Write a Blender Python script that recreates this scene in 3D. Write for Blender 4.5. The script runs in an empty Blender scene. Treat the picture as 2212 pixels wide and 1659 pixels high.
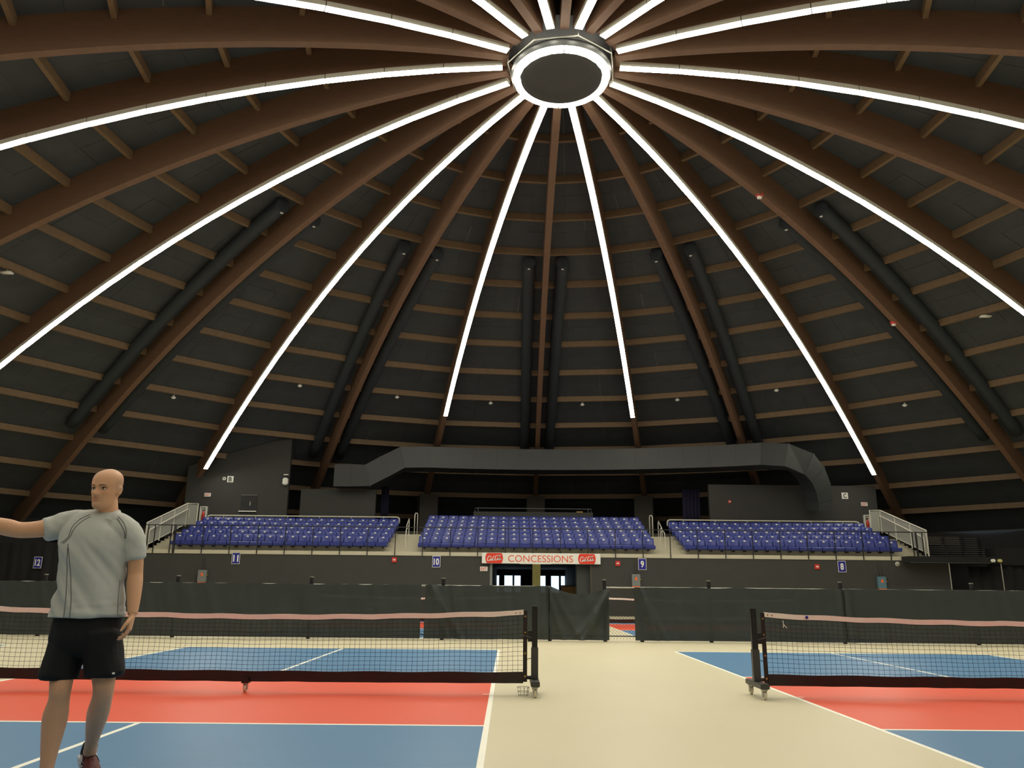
import bpy, bmesh, math, random
from mathutils import Vector, Matrix, noise
from mathutils.bvhtree import BVHTree

random.seed(7)
PI = math.pi
SC = bpy.context.scene
COL = SC.collection

# ------------------------------------------------------------------ camera
cam_d = bpy.data.cameras.new('camera'); cam = bpy.data.objects.new('camera', cam_d); COL.objects.link(cam)
cam_d.sensor_width = 36.0; cam_d.lens = 27.807; cam_d.clip_start = .05; cam_d.clip_end = 300
CAMP = Vector((0.18278, -9.61720, 1.17527))
_r = Vector((0.9999465, -0.0040739, 0.0095118)); _u = Vector((-0.0102284, -0.2500445, 0.9681803)); _f = Vector((0.0015659, 0.9682258, 0.2500728))
cam.matrix_world = Matrix(((_r.x, _u.x, -_f.x, CAMP.x), (_r.y, _u.y, -_f.y, CAMP.y), (_r.z, _u.z, -_f.z, CAMP.z), (0, 0, 0, 1)))
SC.camera = cam

# ------------------------------------------------------------------ world (daylight outside the lobby windows)
world = bpy.data.worlds.new('world'); SC.world = world; world.use_nodes = True
wb = world.node_tree.nodes['Background']; wb.inputs[0].default_value = (.62, .82, 1, 1); wb.inputs[1].default_value = 2.2

# ------------------------------------------------------------------ exposure
SC.view_settings.view_transform = 'Standard'; SC.view_settings.look = 'None'
SC.view_settings.gamma = 1; SC.view_settings.use_curve_mapping = False
SC.view_settings.exposure = -0.13
STRIP_E = 33.0          # radiance of the LED strips, the only lamps of the hall
STRIP_C = (1.0, .945, .79)
try:
    SC.cycles.use_denoising = True; SC.cycles.max_bounces = 4; SC.cycles.diffuse_bounces = 2; SC.cycles.glossy_bounces = 2
    SC.cycles.transparent_max_bounces = 12; SC.cycles.adaptive_threshold = .03; SC.cycles.sample_clamp_indirect = 4
except Exception: pass

# ------------------------------------------------------------------ helpers
def srgb(r, g, b):
    f = lambda c: (c/255/12.92) if c/255 <= .04045 else ((c/255+.055)/1.055)**2.4
    return (f(r), f(g), f(b), 1)

M = {}
def mat(name, col, rough=.6, metal=0., var=.0, scale=8., bump=0., bscale=40., spec=.5, emit=None, est=0., alpha=None, stretch=None, coat=0):
    m = bpy.data.materials.new(name); m.use_nodes = True
    nt = m.node_tree; p = nt.nodes['Principled BSDF']
    p.inputs['Base Color'].default_value = col; p.inputs['Roughness'].default_value = rough
    p.inputs['Metallic'].default_value = metal; p.inputs['Specular IOR Level'].default_value = spec
    if coat: p.inputs['Coat Weight'].default_value = coat
    tc = nt.nodes.new('ShaderNodeTexCoord'); src = tc.outputs['Object']
    if stretch:
        mp = nt.nodes.new('ShaderNodeMapping'); mp.inputs['Scale'].default_value = stretch
        nt.links.new(src, mp.inputs[0]); src = mp.outputs[0]
    if var:
        n = nt.nodes.new('ShaderNodeTexNoise'); n.inputs['Scale'].default_value = scale; n.inputs['Detail'].default_value = 2
        nt.links.new(src, n.inputs['Vector'])
        mx = nt.nodes.new('ShaderNodeMix'); mx.data_type = 'RGBA'
        a = tuple(max(0, c*(1-var)) for c in col[:3])+(1,); b = tuple(min(1, c*(1+var)) for c in col[:3])+(1,)
        mx.inputs[6].default_value = a; mx.inputs[7].default_value = b
        nt.links.new(n.outputs[0], mx.inputs[0]); nt.links.new(mx.outputs[2], p.inputs['Base Color'])
    if bump:
        n2 = nt.nodes.new('ShaderNodeTexNoise'); n2.inputs['Scale'].default_value = bscale; n2.inputs['Detail'].default_value = 2
        nt.links.new(src, n2.inputs['Vector'])
        bp = nt.nodes.new('ShaderNodeBump'); bp.inputs['Strength'].default_value = bump; bp.inputs['Distance'].default_value = .02
        nt.links.new(n2.outputs[0], bp.inputs['Height']); nt.links.new(bp.outputs[0], p.inputs['Normal'])
    if emit:
        p.inputs['Emission Color'].default_value = emit+(1,); p.inputs['Emission Strength'].default_value = est
    if alpha is not None: p.inputs['Alpha'].default_value = alpha
    M[name] = m
    return m

def fmesh(name, verts, faces, mats=(), smooth=False, mi=None):
    me = bpy.data.meshes.new(name); me.from_pydata([tuple(v) for v in verts], [], faces)
    for m in mats: me.materials.append(M[m] if isinstance(m, str) else m)
    if mi: me.polygons.foreach_set('material_index', mi)
    if smooth: me.polygons.foreach_set('use_smooth', [True]*len(me.polygons))
    me.update(); return me

class MB:
    def __init__(s): s.v = []; s.f = []; s.mi = []; s.cur = 0
    def add(s, vs, fs):
        b = len(s.v); s.v += [Vector(x) for x in vs]; s.f += [tuple(b+i for i in f) for f in fs]; s.mi += [s.cur]*len(fs); return s
    def hexa(s, c):   # 8 corners: bottom 4 ccw, top 4 ccw
        return s.add(c, [(3, 2, 1, 0), (4, 5, 6, 7), (0, 1, 5, 4), (1, 2, 6, 5), (2, 3, 7, 6), (3, 0, 4, 7)])
    def box(s, x0, x1, y0, y1, z0, z1):
        return s.hexa([(x0, y0, z0), (x1, y0, z0), (x1, y1, z0), (x0, y1, z0), (x0, y0, z1), (x1, y0, z1), (x1, y1, z1), (x0, y1, z1)])
    def tube(s, pts, r, n=8, closed=False, cap=True):
        pts = [Vector(p) for p in pts]; N = len(pts); vs = []; fs = []
        ref = None
        for i, p in enumerate(pts):
            if closed: t = pts[(i+1) % N]-pts[i-1]
            else: t = pts[min(i+1, N-1)]-pts[max(i-1, 0)]
            t.normalize()
            if ref is None:
                ref = Vector((0, 0, 1)) if abs(t.z) < .9 else Vector((1, 0, 0))
                a = t.cross(ref).normalized()
            else: a = (a-t*a.dot(t)).normalized()
            b = t.cross(a); rr = r[i] if isinstance(r, (list, tuple)) else r
            vs += [p+(a*math.cos(2*PI*k/n)+b*math.sin(2*PI*k/n))*rr for k in range(n)]
        for i in range(N if closed else N-1):
            j = (i+1) % N
            for k in range(n):
                fs.append((i*n+k, i*n+(k+1) % n, j*n+(k+1) % n, j*n+k))
        if cap and not closed: fs += [tuple(range(n))[::-1], tuple((N-1)*n+k for k in range(n))]
        return s.add(vs, fs)
    def cyl(s, p0, p1, r, n=12): return s.tube([p0, p1], r, n)
    def grid(s, fn, nu, nv):
        vs = [fn(i/nu, j/nv) for j in range(nv+1) for i in range(nu+1)]
        return s.add(vs, [(j*(nu+1)+i, j*(nu+1)+i+1, (j+1)*(nu+1)+i+1, (j+1)*(nu+1)+i) for j in range(nv) for i in range(nu)])
    def prism(s, poly, ax, a0, a1):
        """extrude polygon poly (2-D) along axis ax from a0 to a1"""
        def P(q, a): return {0: (a, q[0], q[1]), 1: (q[0], a, q[1]), 2: (q[0], q[1], a)}[ax]
        n = len(poly)
        return s.add([P(q, a0) for q in poly]+[P(q, a1) for q in poly], [tuple(range(n))[::-1], tuple(range(n, 2*n))]+[(i, (i+1) % n, n+(i+1) % n, n+i) for i in range(n)])
    def mesh(s, name, mats, smooth=False):
        if isinstance(mats, str): mats = [mats]
        return fmesh(name, s.v, s.f, mats, smooth, s.mi)

def link(name, data, parent=None, loc=None, rz=None, mw=None):
    o = bpy.data.objects.new(name, data); COL.objects.link(o)
    if parent is not None: o.parent = parent
    if loc is not None: o.location = loc
    if rz is not None: o.rotation_euler = (0, 0, rz)
    return o
def build(mb, name, mats, parent=None, smooth=False, loc=None, rz=None, bevel=0, seg=2):
    me = mb.mesh(name, mats, smooth)
    if bevel:
        bm = bmesh.new(); bm.from_mesh(me)
        bmesh.ops.recalc_face_normals(bm, faces=bm.faces)
        es = [e for e in bm.edges if len(e.link_faces) == 2 and e.calc_face_angle(0) > .5]
        bmesh.ops.bevel(bm, geom=es, offset=bevel, segments=seg, affect='EDGES', clamp_overlap=True)
        bm.to_mesh(me); bm.free()
    return link(name, me, parent, loc, rz)
def tag(o, label=None, cat=None, group=None, kind=None):
    if label: o['label'] = label
    if cat: o['category'] = cat
    if group: o['group'] = group
    if kind: o['kind'] = kind
    return o
def empty(name, loc=(0, 0, 0), label=None, cat=None, group=None, rz=0):
    o = link(name, None, None, loc, rz); o.empty_display_size = .1
    return tag(o, label, cat, group)
def struct(mb, name, mats, parent=None, smooth=False, bevel=0):
    o = build(mb, name, mats, parent, smooth, bevel=bevel)
    if parent is None: o['kind'] = 'structure'
    return o
def copy_tree(o, parent=None):
    c = o.copy(); COL.objects.link(c); c.parent = parent
    for ch in list(o.children): copy_tree(ch, c)
    return c
def text_mesh(body, w, h, depth=.006, name='lettering', m=None, bold=0):
    cu = bpy.data.curves.new('t', 'FONT'); cu.body = body; cu.extrude = .5; cu.offset = bold; cu.resolution_u = 4
    ob = bpy.data.objects.new('t', cu); COL.objects.link(ob)
    dg = bpy.context.evaluated_depsgraph_get(); me = bpy.data.meshes.new_from_object(ob.evaluated_get(dg))
    bpy.data.objects.remove(ob)
    xs = [v.co.x for v in me.vertices]; ys = [v.co.y for v in me.vertices]
    x0, x1, y0, y1 = min(xs), max(xs), min(ys), max(ys)
    for v in me.vertices:   # stands upright facing -Y, centred
        v.co = Vector(((v.co.x-(x0+x1)/2)/(x1-x0)*w, -v.co.z*2*depth*.5, (v.co.y-(y0+y1)/2)/(y1-y0)*h))
    me.materials.clear(); me.materials.append(M[m]); me.name = name
    return me

# ------------------------------------------------------------------ materials
mat('floor_beige', srgb(212, 203, 172), .42, var=.05, scale=.7, bump=.05, bscale=300)
mat('court_blue', srgb(78, 126, 166), .42, var=.05, scale=1.2, bump=.05, bscale=300)
mat('court_red', srgb(228, 86, 56), .42, var=.05, scale=1.2, bump=.05, bscale=300)
mat('line_white', srgb(245, 243, 228), .5, var=.03, scale=6)
mat('wood', srgb(116, 88, 68), .6, var=.16, scale=3, stretch=(1, 1, 6), bump=.1, bscale=20)
mat('wood_purlin', srgb(120, 98, 72), .65, var=.18, scale=5, bump=.1, bscale=20)
mat('roof_panel', srgb(63, 68, 72), .85, var=.25, scale=1.5, bump=.2, bscale=60)
mat('roof_backing', srgb(160, 162, 160), .85, var=.2, scale=2)
mat('black_duct', srgb(45, 52, 58), .7, var=.15, scale=3, bump=.1, bscale=30)
mat('steel_duct', srgb(54, 57, 57), .55, var=.12, scale=2)
mat('black_steel', srgb(26, 27, 28), .4, var=.1, scale=10)
mat('grey_steel', srgb(60, 62, 60), .45, var=.1, scale=10)
mat('galv', srgb(170, 170, 160), .4, metal=.6, var=.1, scale=20)
mat('white_steel', srgb(215, 213, 198), .45, var=.05, scale=5)
mat('wall_grey', srgb(58, 58, 55), .75, var=.10, scale=1.6, bump=.25, bscale=12)
mat('wall_dark', srgb(46, 46, 46), .8, var=.15, scale=1.2, bump=.2, bscale=10)
mat('concrete', srgb(196, 190, 168), .75, var=.07, scale=2, bump=.1, bscale=50)
mat('concrete_dark', srgb(70, 67, 60), .8, var=.1, scale=2, bump=.1, bscale=50)
mat('seat_blue', srgb(52, 63, 138), .38, var=.08, scale=6)
mat('plate_white', srgb(238, 238, 230), .5, var=.02)
mat('drape', srgb(22, 23, 23), .85, var=.2, scale=4, bump=.2, bscale=60)
mat('net_cord', srgb(24, 24, 24), .7, var=.1)
mat('net_tape', srgb(240, 232, 222), .6, var=.06, scale=14, bump=.15, bscale=30)
mat('net_band', srgb(34, 24, 24), .45, var=.35, scale=9, bump=.3, bscale=14)
mat('clear_wheel', srgb(225, 215, 190), .25, var=.1, scale=20)
mat('wheel_hub', srgb(190, 90, 60), .4, var=.1)
mat('brass', srgb(200, 165, 90), .3, metal=.9, var=.05)
mat('sign_blue', srgb(36, 38, 140), .4, var=.04)
mat('sign_red', srgb(228, 62, 40), .4, var=.04)
mat('sign_orange', srgb(232, 100, 72), .4, var=.04)
mat('alarm_red', srgb(205, 60, 48), .4, var=.06)
mat('box_grey', srgb(120, 124, 122), .5, var=.1, scale=12)
mat('box_blue', srgb(86, 120, 136), .5, var=.1, scale=12)
mat('orange', srgb(235, 110, 50), .5, var=.05)
mat('cream', srgb(206, 200, 130), .6, var=.05)
mat('tan', srgb(190, 150, 92), .6, var=.1)
mat('purple_drape', srgb(22, 19, 48), .8, var=.2, bump=.2, bscale=20)
mat('glass', (.9, .95, 1, 1), .02, spec=.3, alpha=.12)
mat('mesh_infill', srgb(176, 176, 168), .6, var=.06, scale=60, alpha=.8)
mat('skin', srgb(218, 166, 128), .5, var=.06, scale=30, bump=.06, bscale=200)
mat('shirt', srgb(192, 194, 188), .8, var=.05, scale=120, bump=.08, bscale=500)
mat('seam', srgb(92, 94, 94), .8, var=.05)
mat('shorts', srgb(11, 11, 11), .9, var=.3, scale=14, bump=.12, bscale=60)
mat('shoe_red', srgb(92, 30, 26), .6, var=.25, scale=60, bump=.2, bscale=150)
mat('sole', srgb(210, 210, 214), .5, var=.05)
mat('sock', srgb(26, 24, 24), .85, var=.1)
mat('eye_white', srgb(228, 222, 214), .25, var=.02)
mat('iris', srgb(70, 62, 52), .2, var=.05)
mat('brow', srgb(120, 92, 70), .8, var=.1)
mat('led', (1, 1, 1, 1), .4, emit=STRIP_C, est=STRIP_E)
mat('led_ring', (1, 1, 1, 1), .4, emit=STRIP_C, est=STRIP_E*.8)
mat('tube_light', (1, 1, 1, 1), .4, emit=(1, .93, .7), est=3)
mat('hub_dark', srgb(40, 40, 40), .6, var=.1)
mat('disc_dark', srgb(66, 66, 64), .7, var=.1)
# the windscreen: a fine mesh fabric, a little see-through
mw_ = mat('windscreen', srgb(50, 57, 56), .8, var=.16, scale=2.5, bump=.1, bscale=400, alpha=.985)

# ------------------------------------------------------------------ dome numbers
DX, DY, DPH = 1.5235, 9.9028, .00883
def prof(r): return 15.58405-.01119956*r*r+1.00267e-6*r**4
STEP = 2*PI/28
RP = 35.0
SKIN = 1.07
def in_frame(p, m=.08):
    d = Vector(p)-CAMP; z = d.dot(_f)
    if z < .5: return None
    u = d.dot(_r)/z*1708.58; v = d.dot(_u)/z*1708.58
    return z if abs(u) < 1106*(1+m) and abs(v) < 829.5*(1+m) else None

# ================================================================== FLOOR AND COURTS
mb = MB(); n = 56
mb.prism([(DX+(RP+1)*math.sin(2*PI*k/n), DY+(RP+1)*math.cos(2*PI*k/n)) for k in range(n)][::-1], 2, -.3, 0)
floor = struct(mb, 'floor', 'floor_beige')
tag(floor, 'beige sports floor with painted pickleball courts')
LW = .05
def court(x0, yc):
    x1 = x0+6.1; y0 = yc-6.706; y1 = yc+6.706; k0 = yc-2.134; k1 = yc+2.134; xm = (x0+x1)/2
    def slab(name, a, b, c, d, h, m):
        build(MB().box(a, b, c, d, 0, h), name, m, floor)
    slab('service_area', x0, x1, y0, k0, .002, 'court_blue'); slab('service_area', x0, x1, k1, y1, .002, 'court_blue')
    slab('kitchen_area', x0, x1, k0, k1, .002, 'court_red')
    slab('court_line', x0-LW/2, x0+LW/2, y0, y1, .004, 'line_white'); slab('court_line', x1-LW/2, x1+LW/2, y0, y1, .004, 'line_white')
    for y in (y0, k0, k1, y1): slab('court_line', x0, x1, y-LW/2, y+LW/2, .0035, 'line_white')
    slab('court_line', xm-LW/2, xm+LW/2, y0, k0, .003, 'line_white'); slab('court_line', xm-LW/2, xm+LW/2, k1, y1, .003, 'line_white')
    slab('net_mark', x0, x0+.1, yc-.015, yc+.015, .0032, 'line_white'); slab('net_mark', x1-.1, x1, yc-.015, yc+.015, .0032, 'line_white')
XR = 3.4613
court(-6.1, 0); court(XR, 0); court(-15.66, 0); court(-6.1, 17.0); court(XR, 17.0)

# ================================================================== CEILING: skin, panels, ribs, purlins
NR = 40
def dome_pt(r, a, d): return Vector((r*math.sin(a), r*math.cos(a), prof(r)+d))
vs = []; fs = []
for i in range(NR+1):
    r = 1.3+(RP-1.3)*i/NR
    for k in range(28): vs.append(dome_pt(r, (k)*STEP, SKIN+.03))
for i in range(NR):
    for k in range(28): fs.append((i*28+k, i*28+(k+1) % 28, (i+1)*28+(k+1) % 28, (i+1)*28+k))
ceiling = link('ceiling', fmesh('ceiling', vs, fs, ['roof_backing']), None, (DX, DY, 0), -DPH)
tag(ceiling, 'dark panelled timber dome with curved ribs and purlin rings', None, None, 'structure')
RINGS = [2.3, 4.88, 7.18, 9.47, 11.67, 13.87, 16.1, 18.18, 20.35, 22.44, 24.58, 26.6, 28.7, 30.8, 32.9, 34.9]

def sector_pt(r, t, d):
    """point in the flat sector between two ribs: t -1..1 across, sector axis along +Y"""
    return Vector((r*math.sin(STEP/2)*t, r*math.cos(STEP/2), prof(r)+d))
# ribs: one mesh each for the lit ones (slightly higher soffit) and the unlit ones
def rib_mesh(d0, w):
    mb = MB(); N = 36; rs = [1.55+(34.6-1.55)*i/N for i in range(N+1)]
    v = []
    for r in rs:
        for (x, d) in ((-w/2, d0), (w/2, d0), (w/2, SKIN+.02), (-w/2, SKIN+.02)): v.append((x, r, prof(r)+d))
    f = [(0, 1, 2, 3), tuple(N*4+q for q in (3, 2, 1, 0))]
    for i in range(N):
        for q in range(4): f.append((i*4+q, (i+1)*4+q, (i+1)*4+(q+1) % 4, i*4+(q+1) % 4))
    mb.add(v, f); return mb.mesh('rib', 'wood')
rib_lit, rib_unlit = rib_mesh(.10, .24), rib_mesh(0, .24)
for n in range(28):
    link('rib', rib_lit if n % 2 else rib_unlit, ceiling, None, -n*STEP)
# purlins: a timber between each two ribs on every ring
def purlin_mb(ri):
    r = RINGS[ri]; w = .07; c = []
    for d in (.80, SKIN+.01):
        for (t, dr) in ((-1, -w), (1, -w), (1, w), (-1, w)):
            q = sector_pt(r+dr, t, 0); e = .12*(-t)
            c.append((q.x+e, q.y, prof(r)+d))
    return MB().hexa(c)
cand = []
for ri in range(len(RINGS)-1):
    for n in range(28):
        a = (n+.5)*STEP+DPH; p = Vector((DX+RINGS[ri]*math.sin(a), DY+RINGS[ri]*math.cos(a), prof(RINGS[ri])+.9))
        z = in_frame(p, .12); cand.append((-(RINGS[ri]/z if z else 0), ri, n))
cand.sort(); pm = {}; rest = MB()
for i, (s, ri, n) in enumerate(cand):
    if s < 0 and i < 290:
        if ri not in pm: pm[ri] = purlin_mb(ri).mesh('purlin', 'wood_purlin')
        link('purlin', pm[ri], ceiling, None, -(n+.5)*STEP)
    else:
        q = purlin_mb(ri); R_ = Matrix.Rotation(-(n+.5)*STEP, 3, 'Z'); rest.add([R_ @ v for v in q.v], q.f)
o = build(rest, 'purlin', 'wood_purlin', ceiling); o['kind'] = 'stuff'
# roof panels: two rows of three boards in every bay, with narrow open joints
def panel_mb(ri, row, colm, var):
    rnd = random.Random(ri*100+row*10+colm+var*1000)
    r0, r1 = RINGS[ri], RINGS[ri+1]; ra = r0+(r1-r0)*row/2; rb = r0+(r1-r0)*(row+1)/2
    t0 = -1+2*colm/3; t1 = t0+2/3
    g = lambda: rnd.choice((.0015, .002, .003, .006, .012))
    ga, gb, gl, gr = g(), g(), g(), g(); c = []
    for d in (SKIN, SKIN+.022):
        for (r, t, sr, st) in ((ra, t0, ga, gl), (ra, t1, ga, -gr), (rb, t1, -gb, -gr), (rb, t0, -gb, gl)):
            q = sector_pt(r+sr, t, d); c.append((q.x+st, q.y, q.z))
    return MB().hexa(c)
cand = []
for ri in range(len(RINGS)-1):
    for n in range(28):
        for row in range(2):
            for c_ in range(3):
                r = RINGS[ri]+(RINGS[ri+1]-RINGS[ri])*(row+.5)/2; a = (n+.5+(c_-1)/3.)*STEP+DPH
                p = Vector((DX+r*math.sin(a), DY+r*math.cos(a), prof(r)+1)); z = in_frame(p)
                s = 0
                if z:
                    nrm = Vector((-2*.0112*r*math.sin(a), -2*.0112*r*math.cos(a), -1)).normalized()
                    s = r*abs(nrm.dot((CAMP-p).normalized()))/z**2
                cand.append((-s, ri, n, row, c_))
cand.sort(); pm = {}; rest = MB()
for i, (s, ri, n, row, c_) in enumerate(cand):
    var = n % 4
    if i < 296:
        k = (ri, row, c_, var)
        if k not in pm: pm[k] = panel_mb(*k).mesh('roof_panel', 'roof_panel')
        link('roof_panel', pm[k], ceiling, None, -(n+.5)*STEP)
    else:
        q = panel_mb(ri, row, c_, var); R_ = Matrix.Rotation(-(n+.5)*STEP, 3, 'Z'); rest.add([R_ @ v for v in q.v], q.f)
o = build(rest, 'roof_panel', 'roof_panel', ceiling); o['kind'] = 'stuff'
# steel compression hub the ribs run into
mb = MB()
mb.prism([(1.5*math.sin(2*PI*k/28), 1.5*math.cos(2*PI*k/28)) for k in range(28)][::-1], 2, prof(1.5)+.5, prof(0)+1.25)
build(mb, 'hub', 'hub_dark', ceiling)

# ------------------------------------------------------------------ LED strips under the odd ribs
STRIP_LAB = {1: 'short white LED strip ending above the seats beside court sign nine', 27: 'short white LED strip ending above the seats near court sign ten', 3: 'long white LED strip running down to the plaque C wall', 25: 'long white LED strip running down to the plaque B wall'}
def strip(n, r_end):
    o = empty('led_light_strip', (DX, DY, 0), STRIP_LAB.get(n, 'long bright white LED strip hung under a roof rib, reaching out from the ring light'), 'light', 'LED strips under the roof ribs', -DPH-n*STEP)
    return o
SEG = 1.68; seg_mesh = []; rail_mesh = []
r = 1.66
while r < 29.6:
    sl = 2*.0112*(r+SEG/2); dr = SEG/math.sqrt(1+sl*sl); r1 = r+dr
    a, b = Vector((0, r+.012, prof(r))), Vector((0, r1-.012, prof(r1)))
    m1 = MB(); w = .10; h = .05
    def ringp(p): return [(x*w, p.y, p.z+z*h) for x, z in ((-1.06, .1), (-1.06, -.8), (-1, -1), (1, -1), (1.06, -.8), (1.06, .1))]
    m1.add(ringp(a)+ringp(b), [(0, 1, 2, 3, 4, 5), (11, 10, 9, 8, 7, 6)]+[(i, 6+i, 6+(i+1) % 6, (i+1) % 6) for i in range(6)])
    m1.mi = [1, 1, 1, 0, 0, 0, 1, 1]
    seg_mesh.append((r1, m1.mesh('light_segment', ['led', 'white_steel'])))
    m2 = MB(); c = []
    for dz in (.006, .105):
        for p, x in ((a, -.11), (a, .11), (b, .11), (b, -.11)): c.append((x, p.y, p.z+dz))
    m2.hexa(c); rail_mesh.append((r1, m2.mesh('mounting_rail', 'white_steel')))
    r = r1
ENDS = {1: 22.2, 27: 22.2, 3: 29.0, 25: 29.0}
for n in range(1, 28, 2):
    e = ENDS.get(n, 29.0); o = strip(n, e)
    for (rr, me), (_, rm) in zip(seg_mesh, rail_mesh):
        if rr > e+.8: break
        link('light_segment', me, o); link('mounting_rail', rm, o)
# ------------------------------------------------------------------ ring light at the crown
ZR = 15.2
ring = empty('ring_light', (DX, DY, ZR), 'round chandelier ring of white light segments at the crown of the dome', 'light')
NS = 22
m1 = MB(); w2 = PI/NS*.90; c = []
for dz in (-.09, .09):
    for (rr, s) in ((1.18, -1), (1.18, 1), (1.345, 1), (1.345, -1)): c.append((rr*math.sin(w2*s), rr*math.cos(w2*s), dz))
sm = m1.hexa(c).mesh('light_segment', 'led_ring')
for k in range(NS): link('light_segment', sm, ring, None, 2*PI*(k+.5)/NS)
def lathe(pr, n=44):
    mb = MB(); v = []; f = []
    for (r, z) in pr:
        for k in range(n): v.append((r*math.cos(2*PI*k/n), r*math.sin(2*PI*k/n), z))
    for i in range(len(pr)-1):
        for k in range(n): f.append((i*n+k, i*n+(k+1) % n, (i+1)*n+(k+1) % n, (i+1)*n+k))
    return mb.add(v, f)
build(lathe([(1.145, -.07), (1.06, .05), (.75, .14), (.3, .18), (.001, .19)]), 'inner_disc', 'disc_dark', ring, True)
build(lathe([(1.37, .0), (1.42, .10), (1.40, .2), (1.3, .28), (1.16, .28), (1.16, .1), (1.36, .095), (1.37, .0)]), 'drum', 'grey_steel', ring, True)
mb = MB(); oc = [(1.55*math.cos(2*PI*(k+.3)/8), 1.55*math.sin(2*PI*(k+.3)/8), .2) for k in range(8)]
mb.tube(oc, .02, 6, closed=True); build(mb, 'octagon_frame', 'galv', ring)
for k in range(8):
    build(MB().tube([oc[k], (oc[k][0]*.97, oc[k][1]*.97, .85)], .012, 5), 'hanger', 'galv', ring)

# ------------------------------------------------------------------ perforated ducts beside the unlit ribs
def flank(sign):
    mb = MB(); pts = []; N = 22
    for i in range(N+1):
        r = 12.1+(27.6-12.1)*i/N; pts.append((sign*.72, r, prof(r)+.76))
    mb.tube(pts, .27, 12)
    return mb.mesh('duct_body', 'black_duct', True)
fl = {s: flank(s) for s in (-1, 1)}
cap = MB().cyl((0, 12.0, prof(12.1)+.76), (0, 12.1, prof(12.1)+.76), .28, 14)
def holes(sign):
    mb = MB()
    for i in range(46):
        r = 12.5+i*.32
        for a in (-1.2, -.4):
            p = Vector((sign*.72, r, prof(r)+.76)); q = Vector((-sign*math.cos(a)*.275, 0, math.sin(a)*.275))
            mb.tube([p+q*.98, p+q*1.012], .022, 5)
    return mb.mesh('vent_hole', 'black_steel')
hl = {s: holes(s) for s in (-1, 1)}
tagm = MB().box(-.05, .05, 12.02, 12.08, prof(12.1)+.44, prof(12.1)+.475).mesh('duct_tag', 'plate_white')
DUCT_LAB = {0: 'slim black air duct beside the roof rib above the concessions sign', -2: 'slim black air duct beside the roof rib ending behind the plaque B seats', 2: 'slim black air duct beside the roof rib ending behind the plaque C seats', -4: 'slim black air duct beside the roof rib coming down behind the man', 4: 'slim black air duct beside the roof rib with red alarm beacons'}
for n in (-4, -2, 0, 2, 4):
    for s in (-1, 1):
        o = empty('air_duct', (DX, DY, 0), DUCT_LAB[n], 'duct', 'perforated ducts beside the ribs', -DPH-n*STEP)
        link('duct_body', fl[s], o); h_ = link('vent_hole', hl[s], o); h_['kind'] = 'stuff'
        link('end_cap', bpy.data.meshes.get('end_cap') or cap.mesh('end_cap', 'black_duct', False), o, (s*.72, 0, 0))
        link('duct_tag', tagm, o, (s*.72, 0, 0))

# ------------------------------------------------------------------ rib piers
def pier(n, z0, zt):
    a = n*STEP+DPH
    o = build(MB().box(-.55, .55, 28.9, 30.5, z0, zt), 'concrete_pier', 'concrete_dark', None, loc=(DX, DY, 0), rz=-a, bevel=.02)
    return o
for n in (-1, 0, 1):
    o = pier(n, 4.06, 6.62)
    tag(o, 'square concrete pier at the foot of a roof rib behind the middle seat block', 'pier', 'concrete piers behind the middle seats')

# ================================================================== PERIMETER WALL, LOBBY
def ring_pt(r, k): a = k*2*PI/56+DPH; return Vector((DX+r*math.sin(a), DY+r*math.cos(a), 0))
mb = MB()
for k in range(56):
    p, q, p2, q2 = ring_pt(RP-.1, k), ring_pt(RP-.1, k+1), ring_pt(RP+.2, k), ring_pt(RP+.2, k+1)
    mx = max(p.x, q.x); mn = min(p.x, q.x)
    z0 = 2.76 if (p.y > 30 and mx > -1.1 and mn < 4.8) else 0
    up = lambda v, z: (v.x, v.y, z)
    mb.hexa([up(p, z0), up(q, z0), up(q2, z0), up(p2, z0), up(p, 4.75), up(q, 4.75), up(q2, 4.75), up(p2, 4.75)])
struct(mb, 'wall_perimeter', 'wall_dark')

YW = 27.4
# grandstand front wall, with the opening to the lobby
OX0, OX1, OZ = -.62, 3.93, 2.27
mb = MB(); mb.box(-17.2, OX0, YW, YW+.3, 0, 2.58); mb.box(OX1, 20.3, YW, YW+.3, 0, 2.58); mb.box(OX0, OX1, YW, YW+.3, OZ, 2.58)
struct(mb, 'wall_grandstand', 'wall_grey')
# lobby box
YE = 44.9
struct(MB().box(OX0-.25, OX0, YW+.3, YE, 0, 2.55), 'wall_lobby_west', 'wall_dark')
struct(MB().box(OX1, OX1+.25, YW+.3, YE, 0, 2.55), 'wall_lobby_east', 'wall_dark')
struct(MB().box(OX0, OX1, YW+.3, YE, 2.4, 2.55), 'ceiling_lobby', 'wall_dark')
WZ0, WZ1 = .9, 2.03
wins = [(-.58, -.18), (.12, .66), (.72, 1.16), (2.26, 2.82), (3.12, 3.62), (3.68, 3.92)]
def wx(u): return .18+(u-1099)/1708.58*.985*(YE+9.617)
wins = [(wx(1066), wx(1079.5)), (wx(1089), wx(1108)), (wx(1110), wx(1125)), (wx(1160), wx(1178)), (wx(1188), wx(1206.5)), (wx(1209), wx(1228))]
mb = MB(); xs = OX0
for (a, b) in wins: mb.box(xs, a, YE-.2, YE, WZ0, WZ1); xs = b
mb.box(xs, OX1, YE-.2, YE, WZ0, WZ1); mb.box(OX0, OX1, YE-.2, YE, 0, WZ0); mb.box(OX0, OX1, YE-.2, YE, WZ1, 2.4)
struct(mb, 'wall_lobby_end', 'wall_dark')
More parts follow.
